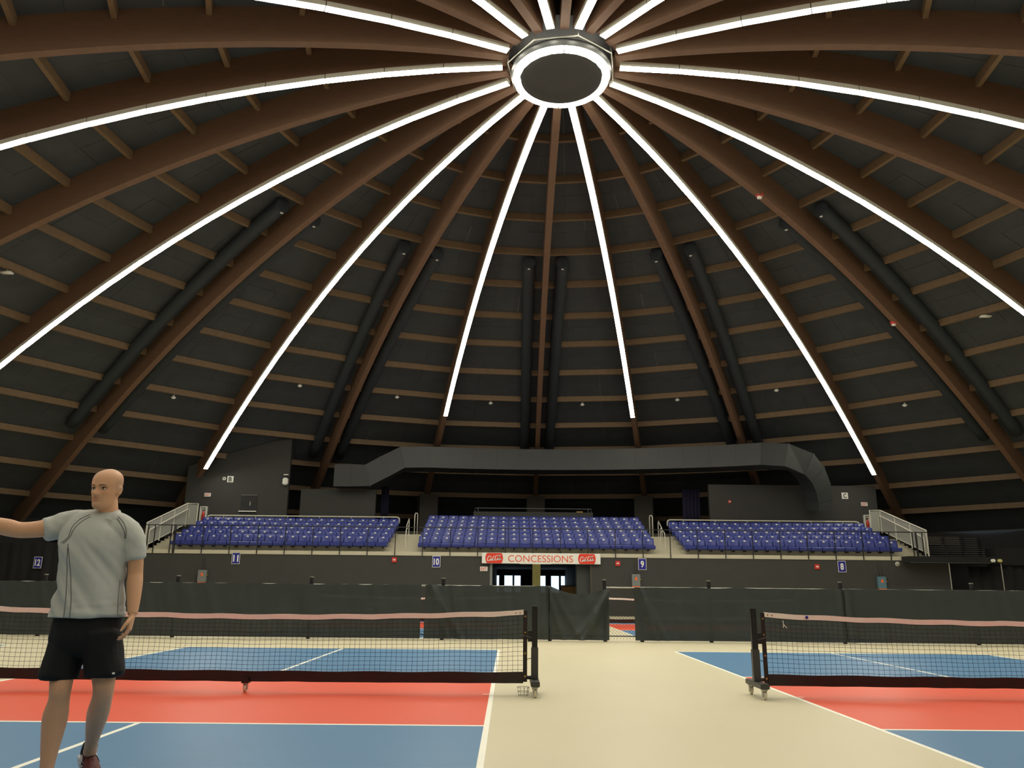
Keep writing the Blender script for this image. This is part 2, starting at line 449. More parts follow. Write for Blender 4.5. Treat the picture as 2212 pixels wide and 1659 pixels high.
for i, (a, b) in enumerate(wins):
    o = struct(MB().box(a+.03, b-.03, YE-.12, YE-.11, WZ0+.03, WZ1-.03), 'window_%d' % (i+1), 'glass')
    fr = MB(); fr.box(a, a+.03, YE-.15, YE-.08, WZ0, WZ1); fr.box(b-.03, b, YE-.15, YE-.08, WZ0, WZ1)
    fr.box(a+.03, b-.03, YE-.15, YE-.08, WZ0, WZ0+.03); fr.box(a+.03, b-.03, YE-.15, YE-.08, WZ1-.03, WZ1)
    build(fr, 'window_frame', 'black_steel', o)
o = build(MB().box(1.33, 1.72, 29.9, 30.25, 0, 2.4), 'lobby_column', 'cream', bevel=.02)
tag(o, 'cream painted square column inside the concessions entrance', 'column')
o = build(MB().box(2.9, 3.9, 32.2, 33, 0, 1.3), 'concession_counter', ['tan'], bevel=.02)
tag(o, 'tan wooden counter inside the concessions entrance', 'counter')
build(MB().box(2.85, 3.92, 32.12, 33.05, 1.3, 1.35), 'counter_top', 'concrete_dark', o)
o = empty('lobby_light', (1.4, 29, 2.36), 'glowing fluorescent batten on the lobby ceiling behind the concessions sign', 'light')
build(MB().box(-.75, .85, -.08, .08, .0, .04), 'housing', 'white_steel', o); build(MB().cyl((-.7, 0, -.03), (.8, 0, -.03), .025, 8), 'tube', 'tube_light', o)
struct(MB().box(3.3, 3.93, YW+.3, 28.4, 0, 2.4), 'trim_1', 'steel_duct')
struct(MB().box(OX0-.06, OX0+.05, YW-.02, YW+.32, 0, OZ), 'trim_2', 'box_grey')
struct(MB().box(OX1-.05, OX1+.06, YW-.02, YW+.32, 0, OZ), 'trim_3', 'concrete_dark')

# ================================================================== GRANDSTAND
ZD, RISE, DEP, Y0S = 2.75, .265, .82, 28.0
st = MB().box(-17.0, 20.1, YW-.03, YW+.75, 2.58, ZD)
stand = struct(st, 'floor_grandstand', 'concrete')
tag(stand, 'stepped pale concrete terraces of the grandstand')
CX = (-4.10, 7.05); LX = (-15.70, -5.52); RX = (8.40, 18.60)
def terr(x0, x1, rows, back):
    for i in range(1, rows):
        y = Y0S+DEP*i-.02
        build(MB().box(x0, x1, y, y+DEP if i < rows-1 else back, ZD+RISE*(i-1)-.05, ZD+RISE*i), 'terrace', 'concrete', stand)
    build(MB().box(x0, x1, YW+.75, Y0S+DEP, 2.58, ZD), 'terrace', 'concrete', stand)
terr(LX[0], LX[1], 5, 32.9); terr(CX[0], CX[1], 6, 33.6); terr(RX[0], RX[1], 5, 32.9)
def aisle(x0, x1, rows, back):
    build(MB().box(x0, x1, YW+.75, Y0S+DEP, 2.58, ZD), 'aisle_step', 'concrete', stand)
    for i in range(1, 2*rows-1):
        y = Y0S+DEP/2*(i+1)-.02
        build(MB().box(x0, x1, y, y+DEP/2 if i < 2*rows-2 else back, ZD+RISE/2*(i-1)-.05, ZD+RISE/2*i), 'aisle_step', 'concrete', stand)
aisle(LX[1], CX[0], 5, 33.0); aisle(CX[1], RX[0], 5, 33.0); aisle(-16.95, LX[0], 5, 32.9); aisle(RX[1], 20.05, 5, 32.9)
# upper concourse deck behind the seats
mb = MB(); poly = [(-24, 32.9), (24, 32.9)]+[(DX+34.6*math.sin(a), DY+34.6*math.cos(a)) for a in [math.radians(38-4*i) for i in range(20)]]
mb.prism(poly, 2, 3.6, 4.05)
struct(mb, 'floor_concourse', 'concrete_dark')

# ------------------------------------------------------------------ seats
def seat_proto():
    b = MB()    # backrest: curved shell
    W2, H = .252, .44
    def outer(u, v, d):
        x = (u-.5)*2*W2; e = (u-.5)*2
        z = .36+v*H - (.03*e**4 if v > .95 else 0); y = .20+.10*v-.05*e*e+d
        return (x, y, z)
    nu, nv = 6, 3
    vs = [outer(i/nu, j/nv, 0) for j in range(nv+1) for i in range(nu+1)]+[outer(i/nu, j/nv, .035) for j in range(nv+1) for i in range(nu+1)]
    K = (nu+1)*(nv+1); f = []
    for j in range(nv):
        for i in range(nu):
            a = j*(nu+1)+i; f += [(a, a+1, a+nu+2, a+nu+1), (K+a+nu+1, K+a+nu+2, K+a+1, K+a)]
    bd = [i for i in range(nu)]+[]
    edge = [i for i in range(nu+1)]+[(j*(nu+1)+nu) for j in range(1, nv+1)]+[nv*(nu+1)+i for i in range(nu-1, -1, -1)]+[j*(nu+1) for j in range(nv-1, 0, -1)]
    for a, c in zip(edge, edge[1:]+edge[:1]): f.append((c, a, K+a, K+c))
    b.add(vs, f)
    pan = MB()
    prof_ = [(.21, .40), (.10, .385), (-.12, .40), (-.215, .425), (-.245, .40), (-.235, .30), (-.19, .26), (.2, .25)]
    pan.prism(prof_, 0, -.248, .248)
    arm = MB().box(-.03, .03, .16, .50, .20, .262)
    pl = MB().prism([(.06*math.cos(2*PI*k/10), .70+.036*math.sin(2*PI*k/10)) for k in range(10)], 1, .252, .275)  # small white oval on the upper front of each backrest
    return b.mesh('backrest', 'seat_blue', True), pan.mesh('seat_pan', 'seat_blue'), arm.mesh('bracket', 'black_steel'), pl.mesh('white_oval', 'plate_white')
sb, sp, sa, sn = seat_proto()
ORD = ('front', 'second', 'third', 'fourth', 'fifth', 'sixth')
def seats(xr, n, rows, where, group):
    p = (xr[1]-xr[0])/n
    for i in range(rows):
        for k in range(n):
            o = empty('stadium_seat', (xr[0]+p*(k+.5), Y0S+.30+DEP*i, ZD+RISE*i), 'blue plastic stadium seat in the %s row of %s' % (ORD[i], where), 'seat', group)
            link('backrest', sb, o); link('seat_pan', sp, o); link('bracket', sa, o); link('white_oval', sn, o)
seats(LX, 19, 5, 'the block below wall plaque B', 'blue seats below plaque B')
seats(CX, 21, 6, 'the middle block above the concessions sign', 'blue seats of the middle block')
seats(RX, 19, 5, 'the block below wall plaque C', 'blue seats below plaque C')

# ------------------------------------------------------------------ guard rail along the front of the stand
g = empty('guard_rail', (0, YW-.06, 0), 'thin black steel guard rail along the front edge of the grandstand', 'railing')
build(MB().tube([(-16.55, 0, 3.85), (19.5, 0, 3.85)], .022, 6), 'top_rail', 'black_steel', g)
pmh = MB().box(-.018, .018, -.018, .018, 2.585, 3.85).mesh('post', 'black_steel'); k = 0
x = -16.4
while x < 19.4:
    link('post', pmh, g, (x, 0, 0)); x += 1.262
for x in (-16.1, -15.35, -15.2, 18.75, 18.9, 19.2): link('post', pmh, g, (x, .0, 0))
# white rails behind the top rows of the outer blocks
for (a, b, nm, lab) in ((LX[0]+.1, LX[1]-.05, 'B', 'below plaque B'), (RX[0]+.05, RX[1]-.1, 'C', 'below plaque C')):
    o = empty('seat_back_rail', (0, 32.25, 0), 'white tube rail with rounded ends behind the top seat row '+lab, 'railing')
    zt = 4.72; pts = [(a-.0, 0, zt-.32), (a, 0, zt-.12), (a+.04, 0, zt-.03), (a+.14, 0, zt), (b-.14, 0, zt), (b-.04, 0, zt-.03), (b, 0, zt-.12), (b, 0, zt-.32)]
    build(MB().tube(pts, .035, 8), 'rail_tube', 'white_steel', o, True)
    n = 6
    for i in range(n): build(MB().tube([(a+(b-a)*(i+.5)/n, 0, 3.8), (a+(b-a)*(i+.5)/n, 0, zt)], .022, 6), 'post', 'white_steel', o)
# aisle handrails
for (xc, lab) in ((-4.82, 'between the plaque B block and the middle block'), (7.72, 'between the middle block and the plaque C block')):
    o = empty('aisle_handrail', (xc, 29.3, 0), 'slim grey handrail in the stair aisle '+lab, 'handrail')
    build(MB().tube([(0, 0, 2.9), (0, 0, 3.78), (0, .06, 3.85), (0, 1.0, 4.15), (0, 1.1, 4.12), (0, 1.12, 3.3)], .02, 6), 'rail_tube', 'white_steel', o)
    s = -1 if xc < 0 else 1
    o = empty('stair_top_rail', (xc+s*-.02, 32.1, 0), 'white looped rail atop the aisle '+lab, 'handrail')
    build(MB().tube([(-.05*s, 0, 3.75), (-.05*s, 0, 4.85), (-.08*s, .05, 4.93), (-.16*s, .1, 4.93), (-.18*s, .14, 4.85), (-.18*s, .14, 3.75)], .026, 8), 'loop', 'white_steel', o, True)
    build(MB().tube([(.22*s, -1.1, 3.7), (.22*s, -1.05, 4.2), (.22*s, -.2, 4.62), (.22*s, -.1, 4.58), (.22*s, -.1, 3.7)], .024, 8), 'sloped_rail', 'white_steel', o, True)
# end stair guards with mesh infill
def end_guard(x, s, lab):
    o = empty('stair_guard', (x, 0, 0), 'white steel stair guard with grey mesh infill at the grandstand end '+lab, 'railing')
    A, B = Vector((0, 27.6, 2.78)), Vector((0, 32.0, 4.12)); H = 1.18; ln = []
    top = [A, A+Vector((0, 0, H)), B+Vector((0, 0, H)), B+Vector((-s*.55, 0, H)), B+Vector((-s*.55, 0, 0))]
    build(MB().tube(top, .035, 8), 'top_rail', 'white_steel', o)
    for t in (.33, .66, 1.0):
        p = A.lerp(B, t); build(MB().tube([p, p+Vector((0, 0, H))], .028, 6), 'post', 'white_steel', o)
    build(MB().tube([A+Vector((0, 0, .12)), B+Vector((0, 0, .12))], .02, 6), 'bottom_rail', 'white_steel', o)
    q = Vector((-s*.12, 0, 0))
    build(MB().tube([A+q+Vector((0, .05, .0)), A+q+Vector((0, .05, .80)), A+q+Vector((0, .12, .88)), B+q+Vector((0, -.2, .88)), B+q+Vector((0, -.05, .84)), B+q+Vector((0, 0, .7)), B+q+Vector((0, 0, .05))], .028, 8), 'handrail', 'white_steel', o, True)
    c = []
    for dx in (-.004, .004): c += [A+Vector((dx, .04, .14)), B+Vector((dx, -.02, .14)), B+Vector((dx, -.02, H-.04)), A+Vector((dx, .04, H-.04))]
    build(MB().hexa(c), 'mesh_infill', 'mesh_infill', o)
    c = []
    for dy in (-.004, .004): c += [B+Vector((-s*.04, dy, .1)), B+Vector((-s*.51, dy, .1)), B+Vector((-s*.51, dy, H-.05)), B+Vector((-s*.04, dy, H-.05))]
    build(MB().hexa(c), 'mesh_infill', 'mesh_infill', o)
end_guard(-16.62, -1, 'below plaque B'); end_guard(19.55, 1, 'below plaque C')

# ================================================================== UPPER WALLS BEHIND THE SEATS
def skin_z(x, y): return prof(math.hypot(x-DX, y-DY))+SKIN-.02
def wall_to_skin(name, x0, x1, y, z0, ztop=None, m='wall_grey', th=.25):
    mb = MB(); N = 8 if ztop is None else 1
    for i in range(N):
        a = x0+(x1-x0)*i/N; b = x0+(x1-x0)*(i+1)/N
        za, zb = (ztop, ztop) if ztop else (skin_z(a, y+th), skin_z(b, y+th))
        mb.hexa([(a, y, z0), (b, y, z0), (b, y+th, z0), (a, y+th, z0), (a, y, za), (b, y, zb), (b, y+th, zb), (a, y+th, za)])
    return struct(mb, name, m)
wall_to_skin('wall_plaque_b', -17.2, -11.72, 33.0, 4.05)
wall_to_skin('wall_low_b', -11.1, -7.05, 33.3, 4.05, 6.28)
wall_to_skin('wall_plaque_c', 10.9, 19.9, 33.0, 4.05, 6.7)
for (a, b) in ((-7.0, -6.6), (9.9, 10.85)):
    mb = MB(); N = 16
    mb.grid(lambda u, v: (a+(b-a)*u, 35.0+.05*math.sin(u*30), 4.06+2.6*v), N, 1)
    o = build(mb, 'purple_drape', 'purple_drape', None, True)
    md = o.modifiers.new('s', 'SOLIDIFY'); md.thickness = .02
    tag(o, 'dark purple drape hanging behind the seats beside '+('the low grey wall' if a < 0 else 'wall plaque C'), 'curtain')
# press box behind the middle block
o = empty('press_box', (1.5, 34.5, 4.05), 'low grey press box wall with a thin metal rail behind the middle seats', 'press box')
build(MB().box(-3.3, 3.3, 0, .2, 0, 1.22), 'front_panel', 'wall_grey', o)
build(MB().box(-3.3, -3.1, .2, 1.6, 0, 1.22), 'side_panel', 'wall_grey', o); build(MB().box(3.1, 3.3, .2, 1.6, 0, 1.22), 'side_panel', 'wall_grey', o)
mb = MB().tube([(-3.22, .1, 1.22), (-3.22, .1, 1.42), (3.22, .1, 1.42), (3.22, .1, 1.22)], .016, 6)
build(mb, 'top_rail', 'box_grey', o)
for x in (-3.05, 3.05): build(MB().tube([(x, .1, 1.22), (x, .1, 1.42)], .014, 6), 'post', 'box_grey', o)
o = build(MB().box(3.9, 4.25, 34.62, 34.68, 5.275, 5.335), 'wooden_block', 'tan', bevel=.01); tag(o, 'small tan wooden block lying on the press box wall', 'block')

# ------------------------------------------------------------------ big rectangular duct
duct = empty('supply_duct', (0, 0, 0), 'long grey rectangular sheet-metal air duct bending over the grandstand', 'duct')
path = [(Vector((-9.2, 33.0, 6.92)), .62, 'x'), (Vector((-7.5, 33.0, 6.92)), .62, 'x'), (Vector((-5.75, 33.3, 7.95)), .6, 'x')]
path = [Vector((-9.2, 33.0, 6.92)), Vector((-8.3, 33.0, 6.92)), Vector((-7.45, 33.0, 6.92)), Vector((-6.6, 33.15, 7.42)), Vector((-5.75, 33.3, 7.93))]
for x in [-4.4+1.28*i for i in range(15)]:
    y = DY+math.sqrt(24.6**2-(x-DX)**2) if True else 0
    path.append(Vector((x, y-.05, 8.06-.0006*(x-3)**2)))
path = [p for p in path if p.x < 14.0]
path += [Vector((14.3, 30.35, 7.80))]
endp = [Vector((15.2, 30.85, 7.62)), Vector((15.85, 31.4, 7.15)), Vector((16.25, 31.8, 6.5)), Vector((16.42, 32.05, 5.85)), Vector((16.45, 32.15, 5.3))]
path += endp
def frames(path, hw, hh):
    rings = []; side = Vector((0, 1, 0)); n = len(path)
    for i, p in enumerate(path):
        t = (path[min(i+1, n-1)]-path[max(i-1, 0)]).normalized()
        side = (side-t*side.dot(t)).normalized(); up = side.cross(t)
        if i == 0 and up.z < 0: up = -up
        k = 1-.22*max(0, i-(n-5))/4
        if rings and up.dot(rings[-1][2]-rings[-1][1]) < 0: up = -up
        rings.append([p+side*a*hw*k+up*b*hh*k for a, b in ((-1, -1), (1, -1), (1, 1), (-1, 1))])
    return rings
rg = frames(path, .55, .585)
for i in range(len(path)-1):
    A, B = rg[i], rg[i+1]
    A2 = [a.lerp(b, .012) for a, b in zip(A, B)]; B2 = [b.lerp(a, .012) for a, b in zip(A, B)]
    mb = MB().add(A2+B2, [(0, 1, 2, 3), (7, 6, 5, 4)]+[(q, 4+q, 4+(q+1) % 4, (q+1) % 4) for q in range(4)])
    build(mb, 'duct_section', 'steel_duct', duct)
    if i:
        c = path[i]; F = [c+(a-c)*1.03 for a in A]; t = (path[i+1]-path[i-1]).normalized()*.03
        mb = MB().add([a-t for a in F]+[a+t for a in F], [(0, 1, 2, 3), (7, 6, 5, 4)]+[(q, 4+q, 4+(q+1) % 4, (q+1) % 4) for q in range(4)])
        build(mb, 'flange', 'steel_duct', duct)

# ================================================================== WALL SIGNS AND FITTINGS
def number_sign(x, z, txt, lab, y=YW):
    o = empty('number_sign', (x, y, z), lab, 'sign')
    build(MB().box(-.20, .20, -.03, 0, -.27, .27), 'border', 'plate_white', o, bevel=.02)
    build(MB().box(-.175, .175, -.036, -.01, -.245, .245), 'panel', 'sign_blue', o, bevel=.01)
    link('lettering', text_mesh(txt, .24 if len(txt) > 1 else .15, .30, .01, m='plate_white', bold=.03), o, (0, -.038, 0))
number_sign(-21.34, 2.11, '12', 'blue court sign numbered twelve on the black drape', YW+.12)
number_sign(-12.28, 2.38, '11', 'blue court sign numbered eleven on the wall under the plaque B seats')
number_sign(-3.13, 2.32, '10', 'blue court sign numbered ten on the wall near the concessions entrance')
number_sign(6.27, 2.3, '9', 'blue court sign numbered nine above a grey electric box')
number_sign(15.39, 2.28, '8', 'blue court sign numbered eight on the wall under the plaque C seats')

# concessions sign
sg = empty('concessions_sign', (1.65, YW-.12, 2.5), 'long white CONCESSIONS sign with red soft drink logos over the lobby entrance', 'sign')
build(MB().box(-2.7, 2.7, -.06, .03, -.235, .235), 'board', 'plate_white', sg, bevel=.01)
for x in (-2.2, 2.2): build(MB().box(x-.03, x+.03, .03, .12, -.2, -.02), 'bracket', 'black_steel', sg)
link('lettering', text_mesh('CONCESSIONS', 2.95, .30, .006, m='sign_orange'), sg, (-.03, -.064, -.01))
def ribbon(mb, pts, w, y):
    P = []
    for i in range(len(pts)-1):      # Catmull-Rom
        p0, p1, p2, p3 = (Vector(pts[max(0, min(len(pts)-1, i+k))]) for k in (-1, 0, 1, 2))
        for s in range(4):
            t = s/4; P.append(.5*((2*p1)+(p2-p0)*t+(2*p0-5*p1+4*p2-p3)*t*t+(3*p1-p0-3*p2+p3)*t**3))
    P.append(Vector(pts[-1])); L = []; Rr = []; n = len(P)
    for i, p in enumerate(P):
        t = (P[min(i+1, n-1)]-P[max(i-1, 0)]).normalized(); nn = Vector((-t.y, t.x))
        ww = w*(.45+.75*abs(t.y))*(.35 if i in (0, n-1) else 1); L.append(p+nn*ww); Rr.append(p-nn*ww)
    vs = [(a.x, y, a.y) for a in L]+[(a.x, y, a.y) for a in Rr]+[(a.x, y+.006, a.y) for a in L]+[(a.x, y+.006, a.y) for a in Rr]
    mb.add(vs, [(i, n+i, n+i+1, i+1) for i in range(n-1)]+[(2*n+i, 2*n+i+1, 3*n+i+1, 3*n+i) for i in range(n-1)]+[(i, i+1, 2*n+i+1, 2*n+i) for i in range(n-1)]+[(n+i, 3*n+i, 3*n+i+1, n+i+1) for i in range(n-1)])
def ell(cx, cy, a, b, k=0): return [(cx+a*math.cos(t)+k*b*math.sin(t), cy+b*math.sin(t)) for t in [PI/2+2*PI*i/8 for i in range(9)]]
STROKES = [[(.205, .30), (.225, .35), (.19, .385), (.12, .36), (.055, .25), (.035, .13), (.07, .055), (.14, .07), (.19, .13)],
 ell(.235, .125, .034, .06, .2), [(.255, .175), (.29, .15), (.31, .16)], [(.365, .165), (.345, .19), (.315, .15), (.31, .09), (.34, .065), (.385, .105)],
 ell(.425, .125, .034, .06, .2), [(.475, .19), (.458, .1), (.48, .065), (.505, .09)], [(.505, .155), (.55, .165)],
 [(.12, .36), (.22, .33), (.34, .27), (.45, .29), (.50, .36)],
 [(.735, .31), (.745, .36), (.70, .385), (.63, .35), (.575, .25), (.56, .13), (.595, .055), (.66, .07), (.71, .13)],
 ell(.745, .125, .034, .06, .2), [(.805, .10), (.83, .25), (.865, .36), (.845, .375), (.822, .25), (.812, .1), (.835, .065), (.865, .11)],
 ell(.905, .125, .034, .06, .2), [(.955, .19), (.938, .1), (.96, .065), (.99, .1)], [(.70, .385), (.78, .34), (.88, .33), (.95, .37)]]
for xc in (-2.14, 2.08):
    h = .225; R_ = .40; k = 10
    poly = [(R_*math.cos(a)*1.0, R_*math.sin(a)) for a in [-math.asin(h/R_)+2*math.asin(h/R_)*i/k for i in range(k+1)]]
    poly += [(-x_, -z_) for x_, z_ in poly]
    b = build(MB().prism([(p[0]+xc, p[1]) for p in poly], 1, -.068, -.055), 'logo_patch', 'sign_red', sg)
    mb = MB()
    for s in STROKES: ribbon(mb, [(xc+(p[0]-.5)*.66, (p[1]-.21)*.66+.06*(p[0]-.5)) for p in s], .013, -.076)
    o = build(mb, 'logo_script', 'plate_white', b); o['kind'] = 'stuff'

def exit_sign(x, y, z, where):
    o = empty('exit_sign', (x, y, z), 'small red and white EXIT sign '+where, 'sign')
    build(MB().box(-.17, .17, -.05, 0, -.1, .1), 'housing', 'plate_white', o, bevel=.01)
    link('lettering', text_mesh('EXIT', .27, .13, .006, m='alarm_red', bold=.02), o, (0, -.054, 0))
exit_sign(-16.0, 33.0, 5.87, 'on the wall left of plaque B'.replace('left of', 'beside')); exit_sign(19.2, 33.0, 5.72, 'on the wall beside plaque C'); exit_sign(-.96, YW, 2.02, 'beside the concessions entrance')
def plaque(x, z, t):
    o = empty('wall_plaque', (x, 33.0, z), 'small white plaque with the letter %s on the upper wall' % t, 'sign')
    build(MB().box(-.17, .17, -.03, 0, -.17, .17), 'board', 'plate_white', o, bevel=.008)
    link('lettering', text_mesh(t, .17, .24, .006, m='black_steel', bold=.02), o, (0, -.034, 0))
plaque(-14.87, 6.72, 'B'); plaque(18.2, 6.16, 'C')
def ext_cabinet(x, z, where):
    o = empty('extinguisher_cabinet', (x, 33.0, z), 'white cabinet holding a red fire extinguisher '+where, 'fire extinguisher')
    mb = MB(); mb.box(-.18, .18, -.02, 0, -.42, .42); mb.box(-.18, -.14, -.16, -.02, -.42, .42); mb.box(.14, .18, -.16, -.02, -.42, .42); mb.box(-.14, .14, -.16, -.02, .38, .42); mb.box(-.14, .14, -.16, -.02, -.42, -.38)
    build(mb, 'case', 'plate_white', o)
    build(lathe([(.001, -.36), (.075, -.36), (.075, .05), (.05, .12), (.02, .14), (.02, .2), (.001, .2)], 12), 'bottle', 'alarm_red', o, True).location = (0, -.1, 0)
    build(MB().box(-.07, .05, -.12, -.08, .2, .25), 'valve', 'black_steel', o)
ext_cabinet(-16.1, 4.82, 'on the wall beside plaque B'); ext_cabinet(19.25, 4.72, 'on the wall beside plaque C')
def alarm(x, y, z, where, s=.11):
    o = empty('fire_alarm', (x, y, z), 'small red fire alarm box '+where, 'fire alarm')
    build(MB().box(-s, s, -.06, 0, -s, s), 'body', 'alarm_red', o, bevel=.012); build(MB().box(-s*.5, s*.5, -.075, -.055, -.02, .03), 'strobe', 'plate_white', o)
alarm(-5.05, YW, 2.38, 'between the eleven and ten court signs'); alarm(5.15, YW, 2.32, 'beside the concessions sign, near the nine'); alarm(14.25, YW, 2.26, 'on the wall under the plaque C seats'); alarm(11.98, 33.0, 5.78, 'on the upper wall of plaque C', .08)
def ebox(x, m, where):
    o = empty('electric_box', (x, YW-.012, 1.58), where, 'electric box')
    build(MB().box(-.19, .19, -.16, 0, -.26, .27), 'case', m, o, bevel=.015)
    build(MB().box(-.17, .17, -.15, -.02, -.32, -.26), 'base_plate', 'orange', o); build(MB().box(-.05, .05, -.17, -.155, .0, .14), 'warning_label', 'orange', o)
    build(MB().box(.19, .25, -.1, -.06, .02, .08), 'lever', 'brass', o)
    build(MB().tube([(0, -.04, .27), (0, -.04, .82)], .025, 6), 'conduit', 'grey_steel', o); build(MB().tube([(0, -.06, -.32), (0, -.06, -1.58)], .03, 6), 'conduit', 'grey_steel', o)
ebox(-13.7, 'box_grey', 'grey electric box with orange base on the wall under the plaque B seats'); ebox(5.95, 'box_grey', 'grey electric box with orange base on the wall just beside the concessions entrance'); ebox(17.1, 'box_blue', 'blue-grey electric box with orange base near court sign 8')
o = empty('dome_camera', (17.95, YW, 2.42), 'round white dome camera on the grandstand wall near court sign 8', 'camera')
build(MB().cyl((0, -.05, 0), (0, 0, 0), .1, 16), 'base', 'plate_white', o); bs = lathe([(.085, 0), (.07, .05), (.04, .08), (.001, .09)], 14); bo = build(bs, 'lens_dome', 'galv', o, True, loc=(0, -.05, 0)); bo.rotation_euler = (PI/2, 0, 0)
o = empty('flood_light', (-11.85, 33.0, 6.7), 'white wall flood light at the edge of the plaque B wall', 'light')
build(MB().box(-.14, .14, -.3, -.05, -.28, .1), 'lamp_head', 'plate_white', o, bevel=.05); build(MB().box(-.05, .05, -.06, 0, -.1, .3), 'bracket', 'black_steel', o); build(MB().box(-.12, .12, -.2, -.04, .25, .3), 'visor', 'plate_white', o)
o = empty('round_sensor', (-15.2, 33.0, 6.75), 'tiny round white sensor beside plaque B', 'sensor'); build(MB().cyl((0, -.04, 0), (0, 0, 0), .09, 12), 'body', 'plate_white', o); build(MB().cyl((0, -.05, 0), (0, -.03, 0), .04, 10), 'eye', 'black_steel', o)
o = empty('service_hatch', (-13.75, 33.0, 5.45), 'square dark service hatch with pale frame edges on the plaque B wall', 'hatch')
build(MB().box(-.43, .43, -.03, 0, -.42, .42), 'door_leaf', 'wall_dark', o); build(MB().box(-.43, .43, -.06, 0, .41, .44), 'frame_bar', 'box_grey', o); build(MB().box(-.5, .43, -.1, 0, -.46, -.41), 'frame_bar', 'plate_white', o); build(MB().box(.05, .1, -.06, -.03, -.12, .08), 'latch', 'galv', o)

# little devices on the roof
def dome_obj(x, y, z, name, label, cat, group, parts):
    o = empty(name, (x, y, z), label, cat, group)
    for (mb, nm, m) in parts: build(mb, nm, m, o, True)
    return o
for (x, y, z) in ((-5.83, 31.13, 10.95), (-.9, 32.28, 10.94), (4.09, 32.3, 10.92), (9.01, 31.1, 10.95), (-10.41, 28.92, 10.96), (-15.96, 27.28, 9.9), (13.53, 28.87, 10.96), (19.09, 27.29, 9.89)):
    dome_obj(x, y, z, 'smoke_detector', 'tiny white smoke detector under a roof purlin', 'detector', 'smoke detectors under the purlins', [(lathe([(.001, .0), (.1, .0), (.12, -.04), (.06, -.1), (.001, -.11)], 12), 'head', 'plate_white'), (MB().cyl((0, 0, 0), (0, 0, .1), .05, 8), 'base', 'plate_white')])
for (x, y, z) in ((-17.7, 16.57, 11.85), (19.06, 20.13, 11.87)):
    dome_obj(x, y, z, 'access_point', 'white rectangular wireless box on a roof purlin', 'device', 'wireless boxes on the purlins', [(MB().box(-.2, .2, -.1, .1, -.06, .0), 'case', 'plate_white'), (MB().box(-.05, .05, -.05, .05, .0, .12), 'bracket', 'galv')])
for (x, y, z) in ((8.86, 15.63, 14.62), (15.94, 21.27, 11.9)):
    dome_obj(x, y, z, 'alarm_beacon', 'small red and white alarm beacon on an unlit roof rib', 'alarm', 'alarm beacons on the ribs', [(MB().box(-.11, .11, -.08, .08, -.02, .12), 'base', 'alarm_red'), (MB().box(-.07, .07, -.05, .05, -.1, -.02), 'lens', 'plate_white')])

# ================================================================== SIDE DRAPES AND PLATFORM
def drape(x0, x1, y, z1, lab):
    mb = MB(); N = int((x1-x0)*6)
    mb.grid(lambda u, v: (x0+(x1-x0)*u, y+.06*math.sin(u*N*2.1)+.03*math.sin(u*N*.9+1), .02+(z1-.02)*v), N, 2)
    o = build(mb, 'black_drape', 'drape', None, True); md = o.modifiers.new('s', 'SOLIDIFY'); md.thickness = .015
    tag(o, lab, 'curtain')
drape(-29, -17.25, YW+.25, 3.0, 'black floor-length drape carrying court sign 12')
drape(21.2, 30, YW+.05, 2.35, 'black floor-length drape under the slatted bench platform')
o = empty('side_platform', (20.2, 27.6, 0), 'black side platform with thin grey edge beside the grandstand', 'platform')
build(MB().prism([(-2.1, -1.1), (2.2, -1.1), (2.2, 1.2), (.15, 1.2), (.15, -.33), (-2.1, -.33)], 2, 2.46, 2.74), 'deck', 'drape', o); build(MB().box(-2.1, 1.5, -1.13, -1.1, 2.45, 2.48), 'edge_trim', 'grey_steel', o)  # thin grey strip along the front edge of the deck
for x in (-.35, 1.98): build(MB().tube([(x, -1.05, 0), (x, -1.05, 2.46)], .025, 6), 'leg', 'galv', o)
o = empty('slatted_bench_stack', (21.1, 28.2, 2.74), 'folded dark bleacher of thin horizontal slats on the side platform', 'bleacher')
for i in range(9): build(MB().box(-1.4, 1.4, -.05+.03*i, .1+.03*i, .1+.1*i, .135+.1*i), 'slat', 'grey_steel', o)
for x in (-1.3, -.4, .5, 1.3): build(MB().box(x-.025, x+.025, .0, .32, 0, .98), 'upright', 'black_steel', o)
for x, m in ((21.75, 'plate_white'), (22.05, 'cream')):
    o = build(MB().box(x-.08, x+.08, 26.3, 26.46, 2.5, 2.64), 'emergency_lamp', m, bevel=.03); tag(o, ('white' if m == 'plate_white' else 'yellowish')+' emergency lamp head on the side platform edge', 'light')
o = build(MB().box(22.75, 26.5, 27.3, 28.6, 2.4, 3.2), 'black_crate', 'drape', bevel=.02); tag(o, 'large black covered box beyond the slatted bleacher', 'box')

# ================================================================== FENCE
FY = 9.6
fence = empty('chain_link_fence', (0, FY, 0), 'low black chain-link fence with capped posts behind the courts', 'fence')
FX0, FX1 = -16.9, 17.4
posts = [-16.98, -13.87, -10.75, -7.62, -4.47, -1.36, 1.15, 2.44, 3.3, 4.91, 8.02, 11.13, 14.24, 17.35]
for x in posts:
    zt = 1.2 if x in (1.15, 3.3) else 1.38
    p = build(MB().tube([(x, .06, 0), (x, .06, zt)], .045, 10), 'post', 'black_steel', fence); build(MB().tube([(x, .06, zt), (x, .06, zt+.02)], .05, 10), 'cap', 'galv', p)
for (a, b) in ((FX0, 1.15), (3.3, FX1)):
    build(MB().tube([(a, .06, 1.215), (b, .06, 1.215)], .021, 8), 'top_rail', 'galv', fence)
build(MB().tube([(2.44, .06, 1.215), (3.3, .06, 1.215)], .016, 8), 'top_rail', 'galv', fence)
build(MB().tube([(FX0, .06, .12), (FX1, .06, .12)], .014, 6), 'bottom_rail', 'black_steel', fence)
mb = MB(); H = 1.17; x = FX0-H; wr = .0022
